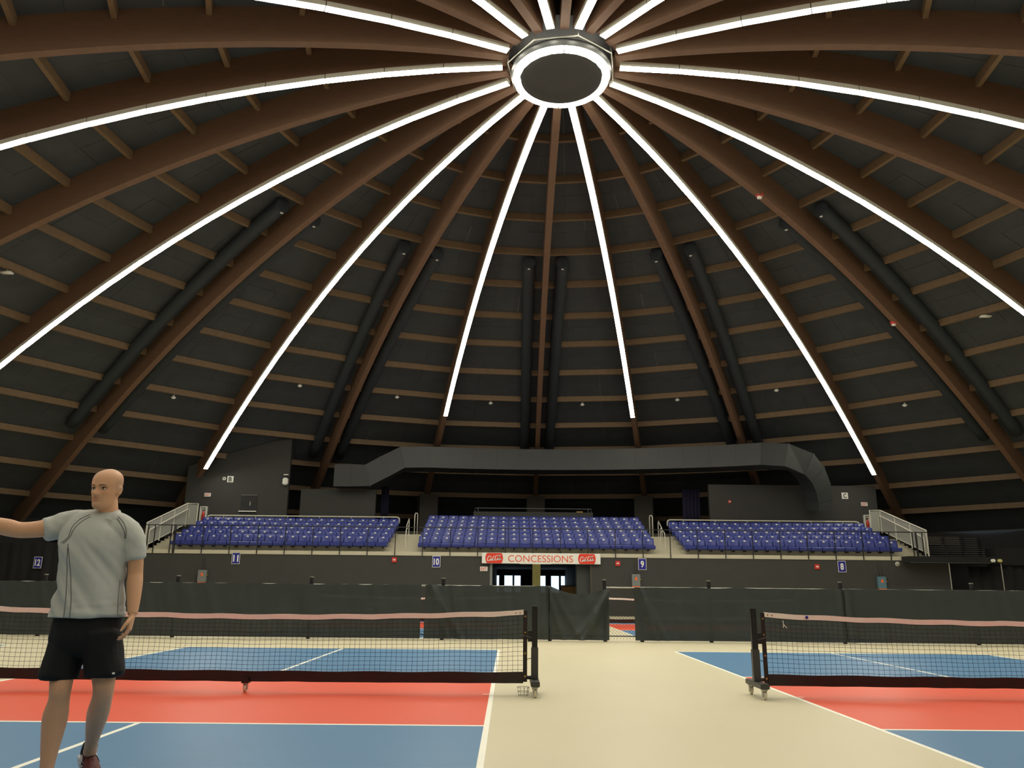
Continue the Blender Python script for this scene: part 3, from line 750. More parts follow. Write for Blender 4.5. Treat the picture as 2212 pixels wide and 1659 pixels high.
def strand(p, q):
    t = (q-p).normalized(); a = Vector((0, 1, 0)); b = t.cross(a)
    vs = [c+(a*math.cos(k*2.0944)+b*math.sin(k*2.0944))*wr for c in (p, q) for k in range(3)]
    mb.add(vs, [(k, (k+1) % 3, 3+(k+1) % 3, 3+k) for k in range(3)])
for (F0, F1) in ((FX0, 1.15), (2.44, FX1)):
    x = F0-H
    while x < F1:
        for s in (0, 1):
            xa, xb = x, x+H; za, zb = .05, .05+H
            if xa < F0: za += F0-xa; xa = F0
            if xb > F1: zb -= xb-F1; xb = F1
            p, q = Vector((xa, .06, za)), Vector((xb, .06, zb))
            if s: p.z = 1.27-p.z; q.z = 1.27-q.z
            strand(p, q)
        x += .075
o = build(mb, 'chain_link', 'black_steel', fence); o['kind'] = 'stuff'

def screen(x0, x1, ztop, label, fold=1.0, edge=None, seed=0, ybase=0.):
    N = max(24, int((x1-x0)*22)); Mv = 16
    def fn(u, v):
        zt = ztop(u); xx = x0+(x1-x0)*u; zz = .035+(zt-.035)*v
        y = FY-.055+ybase-.035*noise.noise((xx*1.1+seed, v*1.2, 0))*fold-.04*noise.noise((xx*5+seed+v*1.5, v*.8, 3))*fold-.012*noise.noise((xx*2+seed, v*9, 5))*fold-.02
        if edge:
            for (ux, vx, ang, amp, wd) in edge:   # diagonal gather folds
                dx = (u-ux)*(x1-x0); dz = (v-vx)*1.2; s = dx*math.cos(ang)-dz*math.sin(ang); L_ = dx*math.sin(ang)+dz*math.cos(ang)
                y -= 1.9*amp*math.exp(-(s/wd)**2)*(1 if L_*0 == 0 else 0)
        if zt-.035 < 0: zz = .035
        xx += .012*noise.noise((v*4, seed+u*3, 7))
        return (xx, min(y, FY+.012), zz)
    mb = MB().grid(fn, N, Mv)
    o = build(mb, 'windscreen', 'windscreen', None, True)
    return tag(o, label, 'windscreen', None)
screen(-16.9, -1.86, lambda u: 1.236+.022*noise.noise((u*40, 0, 0)), 'long dark grey fabric windscreen tied to the fence behind the man', .7, seed=1)
screen(-1.77, 1.12, lambda u: 1.23+.022*noise.noise((u*9, 5, 0))+.03*max(0, u-.8), 'dark windscreen with diagonal folds below the concessions entrance', 1.0,
       [(.05, .95, -.35, .05, .05), (.10, .8, -.55, .045, .06), (.25, .5, -.2, .02, .05), (.97, .8, .0, .04, .04)], seed=4)
screen(1.135, 2.52, lambda u: 1.24-.28*math.sin(PI*min(1, u*1.0))*.62+(-.03)*u, 'loosely sagging dark windscreen beside the open fence gap', 1.5,
       [(.0, .9, -.3, .05, .06), (.08, .95, -.5, .035, .05), (.97, .9, .5, .06, .06), (.88, .75, .65, .04, .05), (.99, .5, .15, .05, .05)], seed=9)
screen(3.12, 8.05, lambda u: 1.228+.02*noise.noise((u*9, 8, 0)), 'dark windscreen bunched at the fence gap, behind the net end', .9,
       [(.02, .95, -.35, .05, .06), (.05, .75, -.5, .04, .07), (.98, .5, .0, .03, .05)], seed=13)
screen(8.02, 17.3, lambda u: 1.234+.02*noise.noise((u*12, 11, 0)), 'dark windscreen running on past the blue electric box', .8, [(.01, .6, -.05, .05, .06)], seed=17, ybase=-.05)

# ================================================================== NETS
def net(x0, label):
    """portable pickleball net, x0 = left post centre, 6.95 m to the right post, stands on y = 0"""
    Lp = 6.6; o = empty('pickleball_net', (x0, 0, 0), label, 'net')
    a, b = .13, Lp-.13
    def zt(x): t = (x-a)/(b-a); return .93-.075*math.sin(PI*t)**.8+.004*math.sin(x*9)
    def zb(x): return .245-.012*math.sin(PI*(x-a)/(b-a))+.004*math.sin(x*7)
    # cords
    mb = MB(); r = .0021
    def cord(p, q):
        t = (q-p).normalized(); e = Vector((0, 1, 0)); f = t.cross(e)
        mb.add([c+(e*math.cos(k*2.0944)+f*math.sin(k*2.0944))*r for c in (p, q) for k in range(3)], [(k, (k+1) % 3, 3+(k+1) % 3, 3+k) for k in range(3)])
    N = 104
    for i in range(1, N):
        x = a+(b-a)*i/N; dx = .006*math.sin(i*1.7)
        z1, z0 = zt(x)-.04, zb(x)-.02; zm = (z1+z0)/2
        cord(Vector((x, 0, z0)), Vector((x+dx, 0, zm))); cord(Vector((x+dx, 0, zm)), Vector((x, 0, z1)))
    for j in range(13):
        for i in range(52):
            xa, xb = a+(b-a)*i/52, a+(b-a)*(i+1)/52
            f = (j+.5)/13
            cord(Vector((xa, 0, zb(xa)+(zt(xa)-.04-zb(xa))*f)), Vector((xb, 0, zb(xb)+(zt(xb)-.04-zb(xb))*f)))
    c = build(mb, 'net_mesh', 'net_cord', o); c['kind'] = 'stuff'
    # tapes
    def tape(f0, f1, th, m, nm, wav):
        mb = MB(); N = 90; v = []; fc = []
        for i in range(N+1):
            x = a+(b-a)*i/N; w = wav*noise.noise((x*6, f0(x)*9, x0))
            for (y, z) in ((-th+w, f0(x)), (th+w, f0(x)), (th+w*.3, f1(x)), (-th+w*.3, f1(x))): v.append((x, y, z))
        for i in range(N):
            for k in range(4): fc.append((i*4+k, i*4+(k+1) % 4, i*4+4+(k+1) % 4, i*4+4+k))
        fc += [(3, 2, 1, 0), tuple(N*4+k for k in range(4))]
        mb.add(v, fc); return build(mb, nm, m, o)
    tp = tape(lambda x: zt(x)-.055+.004*noise.noise((x*5, 0, 0)), lambda x: zt(x)+.003*noise.noise((x*7, 1, 0)), .006, 'net_tape', 'top_tape', .006)
    tape(lambda x: .125-.008*math.sin(PI*(x-a)/(b-a))+.006*noise.noise((x*3, 0, 2)), lambda x: zb(x), .012, 'net_band', 'bottom_band', .015)
    build(MB().tube([(0, .03, .185), (Lp, .03, .185)], .022, 8), 'bottom_bar', 'black_steel', o)
    for (px, s) in ((0, 1), (Lp, -1)):
        build(MB().box(px+s*.11-.024, px+s*.11+.024, -.006, .006, .14, .925), 'side_strap', 'net_band', o)
        for z in (.2, .45, .68, .86):
            build(MB().cyl((px+s*.11, -.012, z), (px+s*.11, .0, z), .011, 10), 'grommet', 'brass', o)
        for dx in (.17, .22): build(MB().cyl((px+s*dx, -.012, zt(px+s*dx)-.03), (px+s*dx, 0, zt(px+s*dx)-.03), .008, 8), 'grommet', 'brass', o)
        p = build(MB().box(px-.032, px+.032, -.032, .032, .17, .965), 'post', 'black_steel', o, bevel=.006)
        build(MB().box(px-.04, px+.04, -.04, .04, .17, .52), 'post_sleeve', 'grey_steel', p, bevel=.005)
        build(MB().box(px-.034, px+.034, -.034, .034, .965, .975), 'post_cap', 'black_steel', p)
        build(MB().box(px-.05, px+.05, -.30, .30, .115, .17), 'base_beam', 'grey_steel', o, bevel=.006)
        build(MB().tube([(px+s*.03, -.01, .40), (px+s*.1, -.01, .385)], .004, 5), 'lashing', 'black_steel', o)
        build(MB().tube([(px+s*.03, -.02, .62), (px+s*.16, -.02, .66)], .007, 6), 'crank', 'grey_steel', o)
        build(MB().box(px+s*.05-.03, px+s*.05+.03, -.02, .02, .58, .70), 'ratchet', 'black_steel', o)
        for y in (-.25, .25): caster(o, px, y)
    build(MB().box(Lp/2-.04, Lp/2+.04, -.04, .06, .10, .165), 'centre_foot', 'black_steel', o); caster(o, Lp/2, 0)
    return o
def caster(o, x, y):
    k = MB(); k.box(x-.03, x+.03, y-.03, y+.03, .098, .115); k.box(x-.022, x-.016, y-.02, y+.03, .03, .1); k.box(x+.016, x+.022, y-.02, y+.03, .03, .1)
    c = build(k, 'caster', 'galv', o)
    build(MB().cyl((x-.014, y+.01, .045), (x+.014, y+.01, .045), .045, 16), 'wheel', 'clear_wheel', c); build(MB().cyl((x-.0165, y+.01, .045), (x+.0165, y+.01, .045), .018, 10), 'wheel_hub', 'wheel_hub', c)
n1 = net(-6.11, 'portable pickleball net on casters standing beside the man')
n2 = net(3.04, 'portable pickleball net on casters with a purple maker dot on its tape')
build(MB().cyl((.625, -.016, .878), (.625, -.006, .878), .017, 16), 'maker_dot', 'sign_blue', n2)
mb = MB(); mb.tube([(.34, -.02, .84), (.345, -.022, .80), (.37, -.02, .77), (.38, -.02, .755)], .004, 5); mb.tube([(.345, -.022, .80), (.34, -.022, .76)], .004, 5); build(mb, 'loose_string', 'plate_white', n2)
for (x, lab) in ((-6.11, 'portable net on the far court behind the long windscreen'), (3.04, 'portable net on the far court seen through the fence gap')):
    c = copy_tree(n1); c.location = (x, 17.0, 0); c['label'] = lab
# wire ball basket hanging at the net foot
o = empty('wire_basket', (.36, -.06, .09), 'small silver wire basket at the foot of the net post', 'basket')
mb = MB()
for z, r in ((.0, .055), (.04, .063), (.085, .07)): mb.tube([(r*math.cos(t), r*math.sin(t), z-.085) for t in [2*PI*i/12 for i in range(12)]], .003, 4, closed=True)
build(mb, 'hoops', 'galv', o)
mb = MB()
for i in range(9):
    t = 2*PI*i/9; mb.tube([(.055*math.cos(t), .055*math.sin(t), -.085), (.07*math.cos(t), .07*math.sin(t), 0)], .0025, 4)
build(mb, 'wires', 'galv', o)
# ================================================================== THE MAN
def loft(mb, pts, radii, ref=(1, 0, 0), n=18, sq=2.0):
    """tube of elliptic sections; radii (a along ref, b across); rounded ends"""
    pts = [Vector(p) for p in pts]; ref = Vector(ref); rings = []
    N = len(pts)
    def sec(p, t, a, b):
        x = (ref-t*ref.dot(t)).normalized(); y = t.cross(x); o_ = []
        for k in range(n):
            c, s = math.cos(2*PI*k/n), math.sin(2*PI*k/n)
            c = math.copysign(abs(c)**(2/sq), c); s = math.copysign(abs(s)**(2/sq), s)
            o_.append(p+x*a*c+y*b*s)
        return o_
    T = [(pts[min(i+1, N-1)]-pts[max(i-1, 0)]).normalized() for i in range(N)]
    a, b = radii[0]; e = min(a, b)
    for k in (.45, .85): rings.append(sec(pts[0]-T[0]*e*.35*(1-k**2)**.5, T[0], a*k, b*k))
    for i in range(N): rings.append(sec(pts[i], T[i], *radii[i]))
    a, b = radii[-1]; e = min(a, b)
    for k in (.85, .45): rings.append(sec(pts[-1]+T[-1]*e*.35*(1-k**2)**.5, T[-1], a*k, b*k))
    v = [q for r in rings for q in r]; f = []
    for i in range(len(rings)-1):
        for k in range(n): f.append((i*n+k, i*n+(k+1) % n, (i+1)*n+(k+1) % n, (i+1)*n+k))
    f += [tuple(range(n))[::-1], tuple((len(rings)-1)*n+k for k in range(n))]
    mb.add(v, f)
def spline(pts, m=4):
    P = [Vector(p) for p in pts]; o_ = []
    for i in range(len(P)-1):
        p0, p1, p2, p3 = (P[max(0, min(len(P)-1, i+k))] for k in (-1, 0, 1, 2))
        for s in range(m):
            t = s/m; o_.append(.5*((2*p1)+(p2-p0)*t+(2*p0-5*p1+4*p2-p3)*t*t+(3*p1-p0-3*p2+p3)*t**3))
    return o_+[P[-1]]
def limb(mb, pts, radii, ref=(1, 0, 0), n=18, m=4):
    q = spline(pts, m); r = spline([(a, b, 0) for a, b in radii], m); loft(mb, q, [(max(.004, x.x), max(.004, x.y)) for x in r], ref, n)
def solid(mb, voxel, smooth=2):
    """fuse the overlapping lofts of mb into one continuous smooth skin"""
    me = mb.mesh('tmp', []); ob = bpy.data.objects.new('tmp', me); COL.objects.link(ob)
    md = ob.modifiers.new('r', 'REMESH'); md.mode = 'VOXEL'; md.voxel_size = voxel; md.use_smooth_shade = True
    if smooth: ms = ob.modifiers.new('s', 'SMOOTH'); ms.factor = .5; ms.iterations = smooth
    dg = bpy.context.evaluated_depsgraph_get(); out = bpy.data.meshes.new_from_object(ob.evaluated_get(dg))
    bpy.data.objects.remove(ob); bpy.data.meshes.remove(me)
    out.polygons.foreach_set('use_smooth', [True]*len(out.polygons)); return out

MP = Vector((-2.27, -4.80, 0))
man = empty('person', MP, 'bald man in grey T-shirt and black shorts walking with one arm stretched out sideways', 'person')
def part(me, name, mats, parent=man):
    me.materials.clear()
    for m in (mats if isinstance(mats, (list, tuple)) else [mats]): me.materials.append(M[m])
    me.name = name
    if parent is man: me.transform(Matrix.Translation(-MP))
    o_ = link(name, me, parent); return o_
W_ = Vector
TURN = math.radians(18); TR = (math.cos(TURN), math.sin(TURN), 0)     # the trunk's own right-left axis
# ---- head, in its own frame: x lateral, y forward, z up from the chin
HZ = [(-.004, .068, .014, .016), (.004, .080, .000, .030), (.018, .089, -.026, .043), (.04, .088, -.050, .0525), (.06, .089, -.068, .0585), (.08, .088, -.082, .0635), (.10, .087, -.092, .0695),
      (.12, .085, -.099, .0725), (.14, .089, -.104, .0745), (.165, .087, -.107, .0765), (.19, .077, -.104, .0755), (.212, .058, -.092, .068), (.230, .030, -.068, .051), (.242, -.004, -.038, .027), (.246, -.02, -.024, .006)]
def head_mb(mb, org, yaw, pitch, roll=0):
    Rm = Matrix.Rotation(yaw, 3, 'Z') @ Matrix.Rotation(pitch, 3, 'X') @ Matrix.Rotation(roll, 3, 'Y')
    sl = spline([(a, b, c) for a, b, c, d in HZ], 5); sw = spline([(d, 0, 0) for a, b, c, d in HZ], 5)
    n = 72; v = []
    G = lambda x, m, s: math.exp(-((x-m)/s)**2)
    for s_, w_ in zip(sl, sw):
        z, fr, bk, hw = s_.x, s_.y, s_.z, max(w_.x, .003)
        cy = bk+(fr-bk)*.47
        for k in range(n):
            a = 2*PI*k/n; c, s = math.cos(a), math.sin(a)
            x = hw*math.copysign(abs(c)**.92, c); y = cy+((fr-cy) if s > 0 else (cy-bk))*math.copysign(abs(s)**(.86 if s > 0 else .95), s)
            if s > 0:
                ax = abs(x); fw = min(1, s*1.6)
                d = -.016*G(ax, .031, .015)*G(z, .122, .0115)            # eye sockets
                d += .007*G(ax, .028, .022)*G(z, .1425, .0085)          # brow
                d += .004*G(ax, .048, .016)*G(z, .098, .016)             # cheekbones
                d -= .004*G(ax, .046, .014)*G(z, .062, .018)             # hollow cheek
                t = max(0, min(1, (.128-z)/.040))                        # nose
                if z > .074: nz = (.008+.025*t**1.15)*(1 if z > .088 else max(0, (z-.074)/.014)**.6); d += nz*G(x, 0, .0085+.005*t)*(1 if z < .128 else G(z, .128, .012))
                d += .006*G(ax, .0145, .006)*G(z, .0855, .006)           # nostril wings
                d += .0045*G(x, 0, .020)*G(z, .0665, .0045)+.005*G(x, 0, .019)*G(z, .053, .0055)-.004*G(x, 0, .026)*G(z, .0600, .0028)
                d -= .004*G(x, 0, .020)*G(z, .041, .006); d += .004*G(x, 0, .018)*G(z, .022, .012)
                d -= .0025*G(x, 0, .004)*G(z, .075, .005)
                y += d*fw
            v.append(Vector((x, y, z)))
    Lr = len(sl); f = []
    for i in range(Lr-1):
        for k in range(n): f.append((i*n+k, i*n+(k+1) % n, (i+1)*n+(k+1) % n, (i+1)*n+k))
    f += [tuple(range(n))[::-1], tuple((Lr-1)*n+k for k in range(n))]
    mb.add([org+Rm @ q for q in v], f)
    for s in (-1, 1):     # ears
        e = []; ef = []
        for (u, rr, dx) in ((0, .55, 0), (.25, 1, .004), (.6, 1.05, .009), (1, .8, .012)):
            for k in range(14):
                a = 2*PI*k/14
                e.append(Vector((s*(.066+u*.022+.004*math.sin(a)), -.012+rr*.0165*math.cos(a)-.006*u+.006*math.sin(a)*-1, .108+rr*(.031 if math.sin(a) > 0 else .027)*math.sin(a))))
        for i in range(3):
            for k in range(14): ef.append((i*14+k, i*14+(k+1) % 14, (i+1)*14+(k+1) % 14, (i+1)*14+k))
        ef += [tuple(range(14)), tuple(42+k for k in range(14))]
        mb.add([org+Rm @ q for q in e], ef)
    return Rm
def hand(mb, wr, d, nrm, thumb_side, curl=.35, L=.185):
    """wr wrist, d hand direction, nrm palm normal (fingers curl towards it), thumb_side unit vector"""
    d = W_(d).normalized(); nrm = W_(nrm); nrm = (nrm-d*nrm.dot(d)).normalized(); ts = W_(thumb_side); ts = (ts-d*ts.dot(d)-nrm*ts.dot(nrm)).normalized()
    limb(mb, [wr-d*.03, wr, wr+d*.03, wr+d*.065, wr+d*.092], [(.027, .020), (.028, .019), (.036, .016), (.041, .014), (.039, .012)], ts, 16, 3)
    for i, (off, ln, sp) in enumerate(((.031, .078, .10), (.010, .088, .03), (-.011, .082, -.04), (-.031, .064, -.12))):
        base = wr+d*(.086-.006*abs(i-1.2))+ts*off; dirv = (d+ts*sp).normalized(); p = base; pts = [base-dirv*.02, base]; c = curl*(1+.18*i)
        for k, fr in enumerate((.45, .31, .24)):
            ang = c*(k+.55)
            q = dirv*math.cos(ang)+nrm*math.sin(ang); p = p+q*ln*fr; pts.append(p)
        limb(mb, pts, [(.0085, .0085), (.0092, .009), (.0084, .0082), (.0076, .0074), (.0062, .006)], ts, 10, 2)
    tb = wr+d*.028+ts*.024; td = (ts*.72+d*.75+nrm*.25).normalized(); td2 = (ts*.25+d*.95+nrm*.4).normalized()
    limb(mb, [tb-td*.015, tb, tb+td*.042, tb+td*.042+td2*.032, tb+td*.042+td2*.055], [(.014, .013), (.0145, .013), (.0115, .0105), (.0095, .009), (.007, .007)], nrm, 10, 2)
body = MB()
HO = W_((-2.262, -4.80, 1.612)); YAW = PI-math.radians(7)
RH = head_mb(body, HO, YAW, math.radians(-3), 0)
limb(body, [(-2.255, -4.755, 1.50), (-2.247, -4.765, 1.56), (-2.248, -4.778, 1.62), (-2.256, -4.78, 1.68)], [(.085, .07), (.060, .060), (.054, .058), (.050, .056)], (1, 0, 0))
limb(body, [(-2.272, -4.78, .86), (-2.275, -4.78, 1.0), (-2.28, -4.79, 1.2), (-2.285, -4.79, 1.38), (-2.28, -4.78, 1.48), (-2.265, -4.765, 1.55)], [(.165, .11), (.16, .10), (.155, .10), (.17, .11), (.15, .09), (.075, .06)], TR)
# arms
limb(body, [(-2.40, -4.775, 1.515), (-2.48, -4.79, 1.525), (-2.585, -4.86, 1.490), (-2.675, -4.91, 1.478), (-2.735, -4.945, 1.490), (-2.82, -4.99, 1.508), (-2.93, -5.045, 1.532)],
     [(.06, .06), (.060, .058), (.050, .052), (.046, .047), (.049, .048), (.042, .040), (.029, .026)], (0, 0, 1))
hand(body, W_((-2.93, -5.045, 1.532)), (-1, -.5, .22), (.2, .2, -1), (.3, -1, .1), .22)
limb(body, [(-2.16, -4.765, 1.47), (-2.10, -4.76, 1.435), (-2.066, -4.745, 1.35), (-2.055, -4.735, 1.245), (-2.045, -4.75, 1.185), (-2.028, -4.775, 1.10), (-2.012, -4.80, 1.01)],
     [(.052, .052), (.050, .052), (.045, .048), (.042, .044), (.0445, .046), (.038, .040), (.027, .031)], (1, 0, 0))
hand(body, W_((-2.012, -4.80, 1.01)), (-.02, -.18, -1), (-1, -.25, .05), (-.3, -1, .1), .42)
# legs
limb(body, [(-2.362, -4.79, .90), (-2.362, -4.815, .78), (-2.345, -4.85, .68), (-2.330, -4.875, .605), (-2.333, -4.868, .545), (-2.347, -4.855, .45), (-2.343, -4.87, .33), (-2.332, -4.895, .21), (-2.328, -4.905, .10)],
     [(.088, .09), (.078, .08), (.064, .066), (.0565, .060), (.054, .058), (.066, .066), (.052, .053), (.036, .039), (.036, .042)])
limb(body, [(-2.172, -4.78, .90), (-2.160, -4.785, .78), (-2.140, -4.79, .68), (-2.130, -4.79, .610), (-2.142, -4.765, .55), (-2.190, -4.69, .455), (-2.242, -4.60, .36), (-2.290, -4.515, .265), (-2.312, -4.475, .205)],
     [(.088, .09), (.078, .08), (.066, .066), (.057, .060), (.054, .057), (.060, .062), (.049, .051), (.036, .039), (.038, .042)])
bme = solid(body, .0042, 2)
ca = bme.color_attributes.new('tone', 'FLOAT_COLOR', 'POINT'); RHi = RH.transposed(); cols = []
G = lambda x, m, s: math.exp(-((x-m)/s)**2)
for v in bme.vertices:
    q = RHi @ (v.co-HO); t = [1., 1., 1.]
    if v.co.z > 1.55 and -.02 < q.z < .26:
        if q.y > .02:
            g = (G(q.x, 0, .030)*(G(q.z, .018, .020)+.7*G(q.z, .074, .006)) + G(abs(q.x), .028, .008)*G(q.z, .052, .022)*.8); g = min(1, g)*.55
            t = [1-.30*g, 1-.16*g, 1-.02*g]                                     # grey goatee
            l = G(q.x, 0, .021)*(G(q.z, .066, .004)+G(q.z, .054, .0045)); t = [t[0]*(1-.22*l), t[1]*(1-.42*l), t[2]*(1-.38*l)]
            c = G(abs(q.x), .045, .018)*G(q.z, .095, .018)+G(q.x, 0, .014)*G(q.z, .092, .012); t = [t[0], t[1]*(1-.08*c), t[2]*(1-.10*c)]
        h = max(0, min(1, (.07-q.y)/.05))*max(0, min(1, (q.z-.10)/.02))*max(0, 1-max(0, q.z-.165)/.03)*max(0, min(1, (.045-q.y)/.04))
        t = [t[0]*(1-.20*h), t[1]*(1-.14*h), t[2]*(1-.06*h)]                    # cropped hair at the sides
    cols += t+[1.]
ca.data.foreach_set('color', cols)
nt = M['skin'].node_tree; p_ = nt.nodes['Principled BSDF']; lk = p_.inputs['Base Color'].links[0]; src = lk.from_socket
at = nt.nodes.new('ShaderNodeAttribute'); at.attribute_name = 'tone'; mx = nt.nodes.new('ShaderNodeMix'); mx.data_type = 'RGBA'; mx.blend_type = 'MULTIPLY'; mx.inputs[0].default_value = 1
nt.links.new(src, mx.inputs[6]); nt.links.new(at.outputs['Color'], mx.inputs[7]); nt.links.new(mx.outputs[2], p_.inputs['Base Color'])
p_.inputs['Subsurface Weight'].default_value = .08; p_.inputs['Subsurface Radius'].default_value = (.02, .008, .004)
bo = part(bme, 'body', 'skin')
# eyes and brows
def hp(x, y, z): return HO+RH @ W_((x, y, z))
for s in (-1, 1):
    mb = MB(); c = hp(s*.0315, .066, .1205); ax = [RH @ W_(v_) for v_ in ((1, 0, 0), (0, 1, 0), (0, 0, 1))]
    def sph(mb, c, rx, ry, rz, n=14, m=10):
        vs = []; fs = []
        for j in range(m+1):
            ph_ = PI*j/m
            for k in range(n): a = 2*PI*k/n; vs.append(c+ax[0]*rx*math.sin(ph_)*math.cos(a)+ax[1]*ry*math.sin(ph_)*math.sin(a)+ax[2]*rz*math.cos(ph_))
        for j in range(m):
            for k in range(n): fs.append((j*n+k, j*n+(k+1) % n, (j+1)*n+(k+1) % n, (j+1)*n+k))
        mb.add(vs, fs)
    sph(mb, c, .0125, .0125, .0062); e_ = part(mb.mesh('eye', [], True), 'eye', 'eye_white')
    mb = MB(); g_ = hp(s*.0315-.001, .0755, .1205); sph(mb, g_, .0055, .0036, .0052, 12, 8); me = mb.mesh('iris', [], True); me.transform(Matrix.Translation(-MP)); me.materials.append(M['iris']); link('iris', me, e_)
    mb = MB(); loft(mb, [hp(s*.0195, .0705, .1215), hp(s*.027, .0765, .1265), hp(s*.034, .0765, .127), hp(s*.0445, .066, .1215)], [(.0022, .0022)]*4, (0, 0, 1), 6); part(mb.mesh('eyelid', [], True), 'eyelid', 'skin')
    mb = MB(); loft(mb, [hp(s*.014, .0905, .1385), hp(s*.028, .0915, .143), hp(s*.040, .084, .1425), hp(s*.049, .075, .139)], [(.0028, .0022), (.0032, .0022), (.0028, .002), (.0015, .0015)], (0, 0, 1), 8); part(mb.mesh('eyebrow', [], True), 'eyebrow', 'brow')
# ---- T-shirt
sh = MB()
limb(sh, [(-2.272, -4.800, .990), (-2.276, -4.798, 1.05), (-2.279, -4.796, 1.12), (-2.283, -4.795, 1.22), (-2.287, -4.795, 1.31), (-2.289, -4.794, 1.39), (-2.287, -4.788, 1.46), (-2.280, -4.778, 1.512), (-2.262, -4.766, 1.548)],
     [(.208, .142), (.199, .136), (.193, .131), (.187, .128), (.189, .133), (.196, .138), (.196, .130), (.165, .108), (.096, .085)], TR, 28)
limb(sh, [(-2.250, -4.780, 1.53), (-2.248, -4.768, 1.562), (-2.247, -4.752, 1.592)], [(.088, .080), (.075, .070), (.066, .066)], (1, 0, 0), 24)
limb(sh, [(-2.33, -4.775, 1.50), (-2.42, -4.778, 1.520), (-2.485, -4.79, 1.517), (-2.535, -4.82, 1.498), (-2.568, -4.845, 1.486)], [(.10, .095), (.093, .088), (.082, .080), (.074, .074), (.071, .075)], (0, 0, 1), 20)
limb(sh, [(-2.19, -4.765, 1.50), (-2.125, -4.762, 1.490), (-2.085, -4.758, 1.45), (-2.072, -4.752, 1.40), (-2.062, -4.745, 1.335)], [(.085, .09), (.072, .085), (.063, .076), (.061, .070), (.061, .066)], (1, 0, 0), 20)
limb(sh, [(-2.235, -4.762, 1.555), (-2.165, -4.763, 1.525), (-2.10, -4.76, 1.485)], [(.060, .070), (.066, .075), (.062, .075)], (0, 0, 1), 18)
limb(sh, [(-2.262, -4.762, 1.560), (-2.35, -4.770, 1.545), (-2.45, -4.78, 1.525)], [(.062, .070), (.070, .075), (.080, .08)], (0, 0, 1), 18)
sme = solid(sh, .0062, 3)
NS_ = [v.normal.copy() for v in sme.vertices]; CS_ = [v.co.copy() for v in sme.vertices]; out_ = []
for co_, n_ in zip(CS_, NS_):
    x, y, z = co_
    k = max(0, min(1, (1.50-z)/.12))*(1 if -2.50 < x < -2.085 else .35)
    u = x*.80+z*.60; w = -x*.60+z*.80
    a = noise.noise((u*26, w*3.2, y*4)); b = noise.noise((u*13+7, w*2.2, y*3+5))
    d = k*(.011*a+.0145*b)
    lo = max(0, min(1, (1.2-z)/.15)); d += lo*.004*noise.noise((x*9, z*34, y*6))
    arm = max(0, min(1, (-2.42-x)/.05))+max(0, min(1, (x+2.10)/.03)); d += arm*.0035*noise.noise((x*30, z*26, y*14))
    q_ = co_+n_*d
    if q_.z < .989 and q_.x > -2.6: q_.z = .989+.006*noise.noise((q_.x*9, q_.y*9, 1))
    out_ += list(q_)
sme.vertices.foreach_set('co', out_); sme.update(); bv = BVHTree.FromPolygons([v.co.copy() for v in sme.vertices], [tuple(p.vertices) for p in sme.polygons])
shirt = part(sme, 'tshirt', 'shirt')
def seam(pts, w=.0022):
    q = spline([(x, 0, z) for x, z in pts], 8); mb = MB(); run = []
    for p in q:
        fw_ = W_((-.40, .917, 0)); h_ = bv.ray_cast(W_((p.x, -4.80, p.z))-fw_*.8, fw_)
        if h_[0] is not None: run.append(h_[0]-fw_*.0005)
    if len(run) > 2:
        mb.tube(run, w, 6); me = mb.mesh('seam', [], True); me.transform(Matrix.Translation(-MP)); me.materials.append(M['seam']); link('seam', me, shirt)
for dx, dz in ((0, 0), (.013, -.012)):
    seam([(-2.335+dx*.4, 1.575+dz), (-2.385+dx, 1.548+dz), (-2.425+dx, 1.50+dz), (-2.440+dx*.8, 1.44), (-2.475+dx, 1.405+dz*.3)])
    seam([(-2.170-dx*.4, 1.570+dz), (-2.135-dx, 1.535+dz), (-2.112-dx*.7, 1.49+dz), (-2.108-dx*.4, 1.44)])
seam([(-2.432, 1.40), (-2.425, 1.30), (-2.412, 1.20), (-2.401, 1.10), (-2.396, .992)]); seam([(-2.428, 1.38), (-2.405, 1.28), (-2.385, 1.18), (-2.368, 1.08), (-2.362, .992)])
seam([(-2.112, 1.20), (-2.108, 1.10), (-2.098, 1.0)], .0016)
mb = MB(); mb.tube([W_((-2.250+.061*math.cos(t), -4.766+.061*math.sin(t), 1.592+.026*math.sin(t)))-MP for t in [2*PI*i/32 for i in range(32)]], .0075, 8, closed=True)
build(mb, 'collar', 'shirt', shirt, True)
# ---- shorts
so = MB()
limb(so, [(-2.272, -4.790, 1.02), (-2.272, -4.788, .95), (-2.270, -4.787, .87), (-2.268, -4.788, .80)], [(.178, .122), (.188, .130), (.196, .140), (.170, .115)], TR, 26)
limb(so, [(-2.352, -4.79, .90), (-2.360, -4.80, .82), (-2.366, -4.825, .74), (-2.370, -4.845, .655)], [(.105, .125), (.104, .122), (.100, .115), (.102, .112)], (1, 0, 0), 22)
limb(so, [(-2.182, -4.79, .90), (-2.170, -4.79, .82), (-2.148, -4.788, .74), (-2.130, -4.788, .668)], [(.105, .125), (.106, .122), (.107, .115), (.112, .113)], (1, 0, 0), 22)
pme = solid(so, .007, 3)
NS_ = [v.normal.copy() for v in pme.vertices]; CS_ = [v.co.copy() for v in pme.vertices]; out_ = []
for co_, n_ in zip(CS_, NS_):
    x, y, z = co_; d = .006*noise.noise((x*16, z*7, y*12))+.004*noise.noise((x*30+z*14, z*10, y*9)); q_ = co_+n_*d*max(.2, min(1, (1.0-z)/.1)); q_.z = max(q_.z, (.652 if q_.x < -2.255 else .664)+.004*noise.noise((q_.x*11, q_.y*11, 2))); out_ += list(q_)
pme.vertices.foreach_set('co', out_); pme.update()
part(pme, 'shorts', 'shorts')
